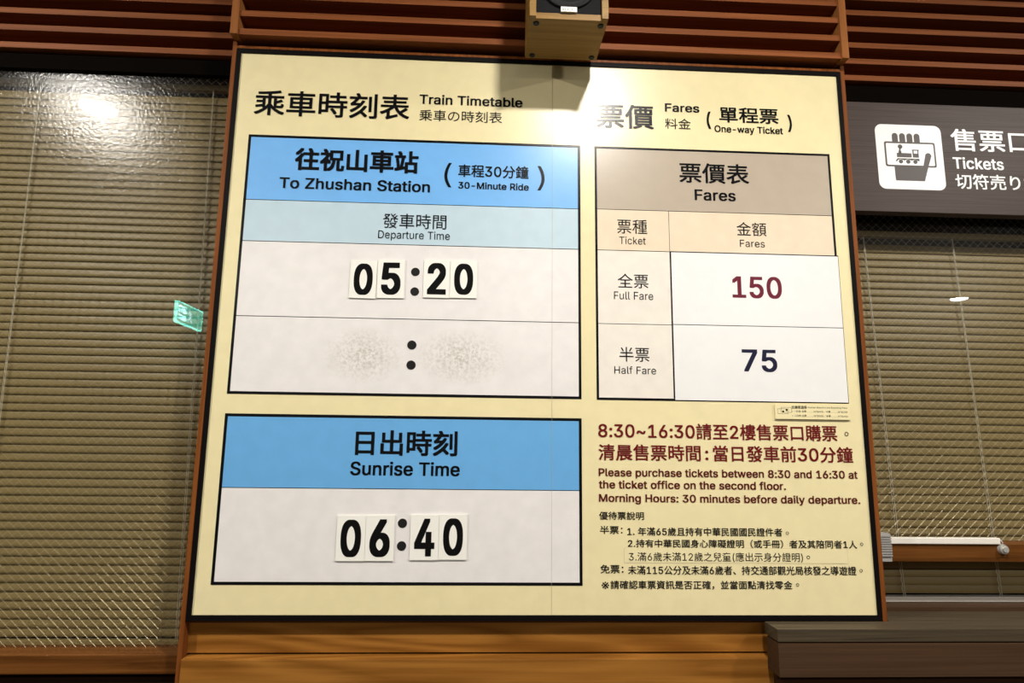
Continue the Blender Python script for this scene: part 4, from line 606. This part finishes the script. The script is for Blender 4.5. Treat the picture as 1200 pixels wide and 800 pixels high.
for cx, cz, r, par in ((0.851, 1.641, 0.0058, board), (0.666, 1.372, 0.0042, board), (0.871, 1.344, 0.0042, board), (0.864, 1.275, 0.0042, board), (0.686, 1.238, 0.0042, board), (0.72, 1.309, 0.0046, stk)):
    bm = bmesh.new(); o_, i_ = disc_pts(cx, cz, r, 20), disc_pts(cx, cz, r * 0.70, 20)
    a = [bm.verts.new((x, Y4, z)) for x, z in o_]; b = [bm.verts.new((x, Y4, z)) for x, z in i_]
    for k in range(20): bm.faces.new((a[k], a[(k + 1) % 20], b[(k + 1) % 20], b[k]))
    bm.normal_update()
    for f in bm.faces:
        if f.normal.y > 0: f.normal_flip()
    emit('full_stop', bm, 'black_print', par)

# ------------------------------------------------------------------ number cards held on the board
def number_card(digit, xa, xb, za, zb, rot, label, lift=0.0):
    cx, cz = (xa + xb) / 2, (za + zb) / 2; hw, hh = (xb - xa) / 2, (zb - za) / 2
    y0 = -0.0042 - lift
    bm = bmesh.new(); bx(bm, -hw, hw, y0, -0.0017, -hh, hh)
    R = Matrix.Rotation(math.radians(rot), 4, 'Y'); bmesh.ops.transform(bm, matrix=Matrix.Translation((cx, 0, cz)) @ R, verts=bm.verts)
    c = emit('number_card', bm, 'card', None, origin=(cx, 0, za))
    tag(c, label, 'number card', 'number cards showing the times')
    tm = text_mesh(digit, 'c', -hw * 0.70, hw * 0.72, -hh * 0.83, hh * 0.83, y0 - 0.0003)
    bmesh.ops.transform(tm, matrix=Matrix.Translation((cx, 0, cz)) @ R, verts=tm.verts)
    emit('numeral', tm, 'numeral_black', c)
    return c
number_card('0', -0.5465, -0.4725, 1.998, 2.107, 0.8, 'white card with black 0 left of card 5 in the departure time')
number_card('5', -0.4705, -0.3945, 2.000, 2.112, -0.5, 'white card with black numeral 5 in the departure time row')
number_card('2', -0.3415, -0.2675, 2.004, 2.114, 0.0, 'white card with black numeral 2 in the departure time row')
number_card('0', -0.2665, -0.1912, 2.005, 2.1138, 0.0, 'white card with black 0 right of card 2 in the departure time')
number_card('0', -0.5445, -0.4697, 1.295, 1.4095, 0.0, 'white card with black 0 left of card 6 in the sunrise time')
number_card('6', -0.4690, -0.3943, 1.2955, 1.411, 0.0, 'white card with black numeral 6 in the sunrise time row')
number_card('4', -0.3522, -0.2772, 1.298, 1.4135, 0.0, 'white card with black numeral 4 in the sunrise time row')
number_card('0', -0.2765, -0.2028, 1.2995, 1.4147, 0.0, 'white card with black 0 right of card 4 in the sunrise time')

# ------------------------------------------------------------------ small ticket notice stuck below the fares table
nt = box('ticket_notice', 0.6485, 0.8635, -0.0055, -0.0022, 1.680, 1.7215, 'sticker', None, origin=(0.756, 0, 1.680))
tag(nt, 'small cream pass notice strip stuck under the lower right corner of the fares table', 'notice')
lettering('支線周遊券', 'm', 'black_print', 0.696, 0.740, 1.7085, 1.7175, -0.0058, nt, 'black lettering')
lettering('Alishan Branch Line Boarding Pass', 'r', 'black_print', 0.742, 0.8555, 1.7095, 1.7155, -0.0058, nt, 'tiny black lettering')
lettering('• 一日券 全票………NT$400／半票………NT$200', 'r', 'black_print', 0.696, 0.8555, 1.6985, 1.7045, -0.0058, nt, 'tiny black lettering')
lettering('• 二日券 全票………NT$500／半票………NT$250', 'r', 'black_print', 0.696, 0.8555, 1.6865, 1.6925, -0.0058, nt, 'tiny black lettering')
bm = bmesh.new()
for cx, cz, a in ((0.672, 1.7025, 3), (0.682, 1.7065, 3)):
    ring_flat(bm, cx - 0.016, cx + 0.014, cz - 0.0085, cz + 0.006, 0.0006, -0.0058, -0.0055)
    bx(bm, cx - 0.003, cx + 0.002, -0.0058, -0.0055, cz - 0.004, cz + 0.001)
emit('ticket_drawing', bm, 'black_print', nt, 'two small outlined tickets')

# ------------------------------------------------------------------ brown ticket sign with pictogram
ts = empty('ticket_sign', (1.7, 0.07, 2.32), 'dark brown ticket sign with white hand and train pictogram over the right window', 'sign')
SY = 0.05
box('sign_panel', 0.9275, 2.75, SY, SY + 0.035, 2.3195, 2.680, 'sign_brown', ts, bevel=0.001)
bm = bmesh.new(); prism(bm, rrect(1.0425, 1.2555, 2.393, 2.607, 0.022), SY - 0.0006, SY); fixn(bm)
sq = emit('pictogram_plate', bm, 'white_print', ts, 'white rounded square pictogram plate')
def blob(bm, pts, y=SY - 0.0012): prism(bm, pts, y, SY - 0.0005)
def capsule_up(xa, xb, zb, zt, n=8):
    r = (xb - xa) / 2; cx = (xa + xb) / 2
    return [(xa, zb), (xb, zb)] + [(cx + r * math.cos(math.pi * k / n), zt - r + r * math.sin(math.pi * k / n)) for k in range(n + 1)]
hb = bmesh.new()
for k in range(4):
    xa = 1.0955 + k * 0.0235; blob(hb, capsule_up(xa, xa + 0.0185, 2.546, 2.5785))
blob(hb, [(1.0955, 2.4665), (1.0965, 2.4215), (1.1885, 2.4215), (1.2045, 2.470), (1.2165, 2.503)] + [(1.2072 + 0.0098 * math.cos(math.radians(a)), 2.505 + 0.0098 * math.sin(math.radians(a))) for a in (0, 30, 60, 90, 120, 150, 180)] + [(1.1875, 2.4665)])
fixn(hb); emit('hand', hb, 'pict_brown', sq, 'brown hand symbol')
cb = bmesh.new()
o_, i_ = rrect(1.068, 1.2315, 2.467, 2.5495, 0.006, 4), rrect(1.0735, 1.2265, 2.4722, 2.5445, 0.004, 4)
def keep(pt): return True
a = [cb.verts.new((x, SY - 0.0011, z)) for x, z in o_]; b = [cb.verts.new((x, SY - 0.0011, z)) for x, z in i_]
for k in range(len(a)): cb.faces.new((a[k], b[k], b[(k + 1) % len(a)], a[(k + 1) % len(a)]))
for f in cb.faces:
    f.normal_update()
    if f.normal.y > 0: f.normal_flip()
emit('ticket_outline', cb, 'pict_brown', sq, 'brown ticket outline')
tb = bmesh.new()
blob(tb, disc_pts(1.119, 2.5335, 0.0072, 20)); blob(tb, [(1.1135, 2.518), (1.1165, 2.530), (1.1205, 2.530), (1.1195, 2.518)])
blob(tb, [(1.1125, 2.510), (1.1215, 2.510), (1.1215, 2.5185), (1.1125, 2.5185)])
blob(tb, [(1.1065, 2.4985), (1.1535, 2.4985), (1.1535, 2.512), (1.1065, 2.512)])
blob(tb, [(1.1575, 2.4985), (1.1765, 2.4985), (1.1765, 2.5235), (1.1735, 2.5235), (1.1735, 2.5115), (1.1610, 2.5115), (1.1610, 2.5235), (1.1575, 2.5235)])
blob(tb, [(1.1565, 2.5215), (1.1780, 2.5215), (1.1780, 2.5245), (1.1565, 2.5245)])
blob(tb, [(1.1005, 2.4845), (1.1075, 2.4945), (1.1775, 2.4945), (1.1775, 2.487), (1.1735, 2.487), (1.1640, 2.4925), (1.1535, 2.488), (1.1410, 2.4925), (1.1290, 2.488), (1.1175, 2.4925), (1.1080, 2.4885), (1.1050, 2.4845)])
for cx in (1.1175, 1.1410, 1.1640): blob(tb, disc_pts(cx, 2.4842, 0.0066, 20))
fixn(tb); emit('train', tb, 'pict_brown', sq, 'brown steam train symbol')
lettering('售票口', 'm', 'white_print', 1.286, 1.545, 2.526, 2.600, SY - 0.0006, ts, 'white lettering reading 售票口')
lettering('Tickets', 'b', 'white_print', 1.285, 1.449, 2.466, 2.505, SY - 0.0006, ts, 'white lettering reading Tickets')
lettering('切符売り場', 'm', 'white_print', 1.287, 1.561, 2.400, 2.450, SY - 0.0006, ts, 'white lettering reading 切符売り場')

# ------------------------------------------------------------------ loudspeaker
SX0, SX1, SYF, SYB, SZ0, SZ1 = -0.064, 0.146, -0.238, -0.052, 2.7185, 3.02
spk = empty('loudspeaker', (0.041, -0.145, SZ0), 'pale wooden loudspeaker with black front hung above the timetable board', 'speaker')
bm = bmesh.new(); T = 0.017
bx(bm, SX0, SX0 + T, SYF, SYB, SZ0, SZ1); bx(bm, SX1 - T, SX1, SYF, SYB, SZ0, SZ1)
bx(bm, SX0 + T, SX1 - T, SYF + 0.010, SYB, SZ0, SZ0 + T); bx(bm, SX0 + T, SX1 - T, SYF + 0.010, SYB, SZ1 - T, SZ1); bx(bm, SX0 + T, SX1 - T, SYB - 0.012, SYB, SZ0 + T, SZ1 - T)
emit('cabinet', bm, 'speaker_wood', spk, 'pale wood cabinet')
box('front_baffle', SX0 + T, SX1 - T, SYF + 0.012, SYF + 0.024, SZ0 + T, SZ1 - T, 'speaker_black', spk, label='black front baffle')
def ringmesh(name, cz, prof, m):
    bm = bmesh.new(); n = 40; rings = []
    for r, y in prof: rings.append([bm.verts.new((0.041 + r * math.cos(2 * math.pi * k / n), y, cz + r * math.sin(2 * math.pi * k / n))) for k in range(n)])
    for a, b in zip(rings, rings[1:]):
        for k in range(n): bm.faces.new((a[k], a[(k + 1) % n], b[(k + 1) % n], b[k]))
    bm.faces.new(rings[-1]); fixn(bm); return emit(name, bm, m, spk, smooth=True)
ringmesh('woofer', SZ0 + 0.108, [(0.077, SYF + 0.012), (0.077, SYF + 0.007), (0.071, SYF + 0.006), (0.068, SYF + 0.010), (0.061, SYF + 0.006), (0.055, SYF + 0.010), (0.024, SYF + 0.0115), (0.020, SYF + 0.008), (0.010, SYF + 0.005)], 'speaker_cone')
ringmesh('tweeter', SZ0 + 0.235, [(0.042, SYF + 0.012), (0.042, SYF + 0.008), (0.022, SYF + 0.010), (0.016, SYF + 0.007), (0.008, SYF + 0.005)], 'speaker_cone')
lab = box('name_label', 0.0195, 0.0625, SYF + 0.0035, SYF + 0.0125, SZ0 + 0.0185, SZ0 + 0.0325, 'label_white', spk, label='small white label')
bm = bmesh.new()
for k, wd in enumerate((0.0045, 0.003, 0.004, 0.0018, 0.003, 0.0012)): bx(bm, 0.0235 + k * 0.0062, 0.0235 + k * 0.0062 + wd, SYF + 0.0030, SYF + 0.0035, SZ0 + 0.0225, SZ0 + 0.0275)
emit('label_marks', bm, 'label_grey', lab)
for fx, fy in ((SX0 + 0.020, SYF + 0.030), (SX1 - 0.016, SYF + 0.030), (SX0 + 0.020, SYB - 0.015), (SX1 - 0.016, SYB - 0.015)):
    bm = bmesh.new(); cyl(bm, (fx, fy, SZ0), 0.0085, (0, 0, -1), 0.003, 24, 0.0075); emit('rubber_foot', bm, 'rubber', spk, 'round black rubber foot')
bm = bmesh.new(); bx(bm, 0.001, 0.081, SYB, -0.042, 2.80, 2.96); bx(bm, 0.021, 0.061, SYB, -0.040, 2.78, 2.80); emit('wall_bracket', bm, 'steel_dark', spk)

# ------------------------------------------------------------------ ticket counter
ct = empty('ticket_counter', (1.75, -0.02, 0), 'grey brown wood grain ticket counter below the right window', 'counter')
CY = -0.079; CX = 0.589
def ell(bm, xa, yf, z0, z1, ysign=-0.0125, yback=0.099):
    pts = [(xa, yf), (2.9, yf), (2.9, yback), (0.928, yback), (0.928, ysign), (xa, ysign)]
    a = [bm.verts.new((x, y, z0)) for x, y in pts]; b = [bm.verts.new((x, y, z1)) for x, y in pts]
    bm.faces.new(a[::-1]); bm.faces.new(b)
    for i in range(6): bm.faces.new((a[i], a[(i + 1) % 6], b[(i + 1) % 6], b[i]))
bm = bmesh.new(); ell(bm, CX, CY, 1.1165, 1.1465, ysign=-0.0055); emit('countertop', bm, 'counter_top', ct, 'grey brown wood grain top', bevel=0.0012)
bm = bmesh.new(); ell(bm, CX + 0.004, CY + 0.004, 1.1125, 1.1165); emit('shadow_gap', bm, 'counter_base', ct)
bm = bmesh.new(); ell(bm, CX, CY, 1.0325, 1.1125); emit('apron', bm, 'counter_front', ct, 'brown wood grain apron', bevel=0.0012)
bm = bmesh.new(); ell(bm, CX + 0.014, CY + 0.05, 0.0, 1.0325); emit('counter_base', bm, 'counter_base', ct, 'dark recessed base')

# ------------------------------------------------------------------ ceiling downlights (light the hall; seen as reflections)
def downlight(x, y, label, power=1.0):
    t = empty('ceiling_downlight', (x, y, CEIL), label, 'ceiling light', 'round ceiling downlights')
    bm = bmesh.new(); n = 40; rings = []
    for r, z in ((0.112, CEIL - 0.0005), (0.112, CEIL - 0.008), (0.098, CEIL - 0.010), (0.092, CEIL - 0.004), (0.092, CEIL - 0.0005)):
        rings.append([bm.verts.new((x + r * math.cos(2 * math.pi * k / n), y + r * math.sin(2 * math.pi * k / n), z)) for k in range(n)])
    for a, b in zip(rings, rings[1:]):
        for k in range(n): bm.faces.new((a[k], a[(k + 1) % n], b[(k + 1) % n], b[k]))
    fixn(bm); emit('trim_ring', bm, 'lamp_trim', t, smooth=True)
    bm = bmesh.new(); cyl(bm, (x, y, CEIL - 0.0005), 0.09, (0, 0, -1), 0.003, 40); emit('lens', bm, 'lamp_lens', t)
    ld = bpy.data.lights.new('lamp_light', 'AREA'); ld.shape = 'DISK'; ld.size = 0.17; ld.energy = LAMP_W * power; ld.color = LAMP_COL; ld.spread = LAMP_SPREAD
    lo = bpy.data.objects.new('lamp_light', ld); COL.objects.link(lo); lo.parent = t; lo.location = (0, 0, -0.012)
    return t
downlight(-2.38, -1.45, 'bright round ceiling downlight reflected in the upper part of the left window', 1.45)
downlight(0.37, -1.48, 'round ceiling downlight behind the viewer that throws the loudspeaker shadow on the board')
downlight(2.62, -1.48, 'round ceiling downlight in front of the right window', 1.15)
downlight(-2.38, -5.40, 'round ceiling downlight far back on the left of the hall')
downlight(0.33, -5.40, 'round ceiling downlight far back in the middle of the hall')
downlight(3.04, -5.40, 'round ceiling downlight far back on the right of the hall')
downlight(5.72, -5.40, 'far ceiling downlight reflected as a small streak in the right window')

# ------------------------------------------------------------------ exit sign, seen as a green reflection in the left window
EX, EY0, EY1, EZ0, EZ1 = -2.53, -3.30, -2.88, 2.505, 2.655
ex = empty('exit_sign', (EX, (EY0 + EY1) / 2, EZ0), 'glowing green exit sign reflected in the left window glass beside the board', 'exit sign')
box('sign_plate', EX - 0.012, EX + 0.012, EY0, EY1, EZ0, EZ1, 'exit_green', ex)
bm = bmesh.new()
bx(bm, EX - 0.014, EX + 0.014, EY0 - 0.006, EY1 + 0.006, EZ1, EZ1 + 0.008); bx(bm, EX - 0.014, EX + 0.014, EY0 - 0.006, EY1 + 0.006, EZ0 - 0.008, EZ0)
bx(bm, EX - 0.014, EX + 0.014, EY0 - 0.006, EY0, EZ0, EZ1); bx(bm, EX - 0.014, EX + 0.014, EY1, EY1 + 0.006, EZ0, EZ1)
emit('lit_edge', bm, 'exit_edge', ex, 'bright cyan edge')
def on_exit(bm, ymid_from, ymid_to):
    """lay XZ-drawn artwork (x grows to the reader's right) on the +X face of the plate"""
    for v in bm.verts:
        u, z = v.co.x, v.co.z; v.co = Vector((EX + 0.0125, EY0 + u, z))
    for f in bm.faces:
        f.normal_update()
        if f.normal.x < 0: f.normal_flip()
    return bm
tm = text_mesh('出口', 'm', 0.285, 0.400, EZ0 + 0.075, EZ0 + 0.135, 0); emit('lettering', on_exit(tm, 0, 0), 'exit_white', ex, 'white lettering')
tm = text_mesh('EXIT', 'b', 0.285, 0.400, EZ0 + 0.020, EZ0 + 0.058, 0); emit('lettering', on_exit(tm, 0, 0), 'exit_white', ex, 'white lettering')
rb = bmesh.new(); U, Zb = 0.215, EZ0
def flatpoly(pts): rb.faces.new([rb.verts.new((x, 0, z)) for x, z in pts])
flatpoly(disc_pts(U + 0.012, Zb + 0.122, 0.013, 16))
for (xa, za, xb, zb_, t) in ((0.205, .105, 0.212, .062, .022), (0.212, .098, 0.242, .080, .009), (0.242, .080, 0.250, .094, .009), (0.205, .100, 0.182, .084, .009), (0.182, .084, 0.176, .070, .009), (0.213, .066, 0.240, .045, .012), (0.240, .045, 0.236, .018, .011), (0.208, .064, 0.196, .035, .012), (0.196, .035, 0.168, .028, .011)):
    d = Vector((xb - xa, zb_ - za)).normalized(); n_ = Vector((-d.y, d.x)) * t / 2
    flatpoly([(xa + n_.x, Zb + za + n_.y), (xb + n_.x, Zb + zb_ + n_.y), (xb - n_.x, Zb + zb_ - n_.y), (xa - n_.x, Zb + za - n_.y)])
emit('running_figure', on_exit(rb, 0, 0), 'exit_white', ex, 'white running figure')
for yy in (EY0 + 0.06, EY1 - 0.06):
    bm = bmesh.new(); cyl(bm, (EX, yy, EZ1 + 0.008), 0.005, (0, 0, 1), CEIL - EZ1 - 0.008, 12); emit('hanging_rod', bm, 'steel_dark', ex)
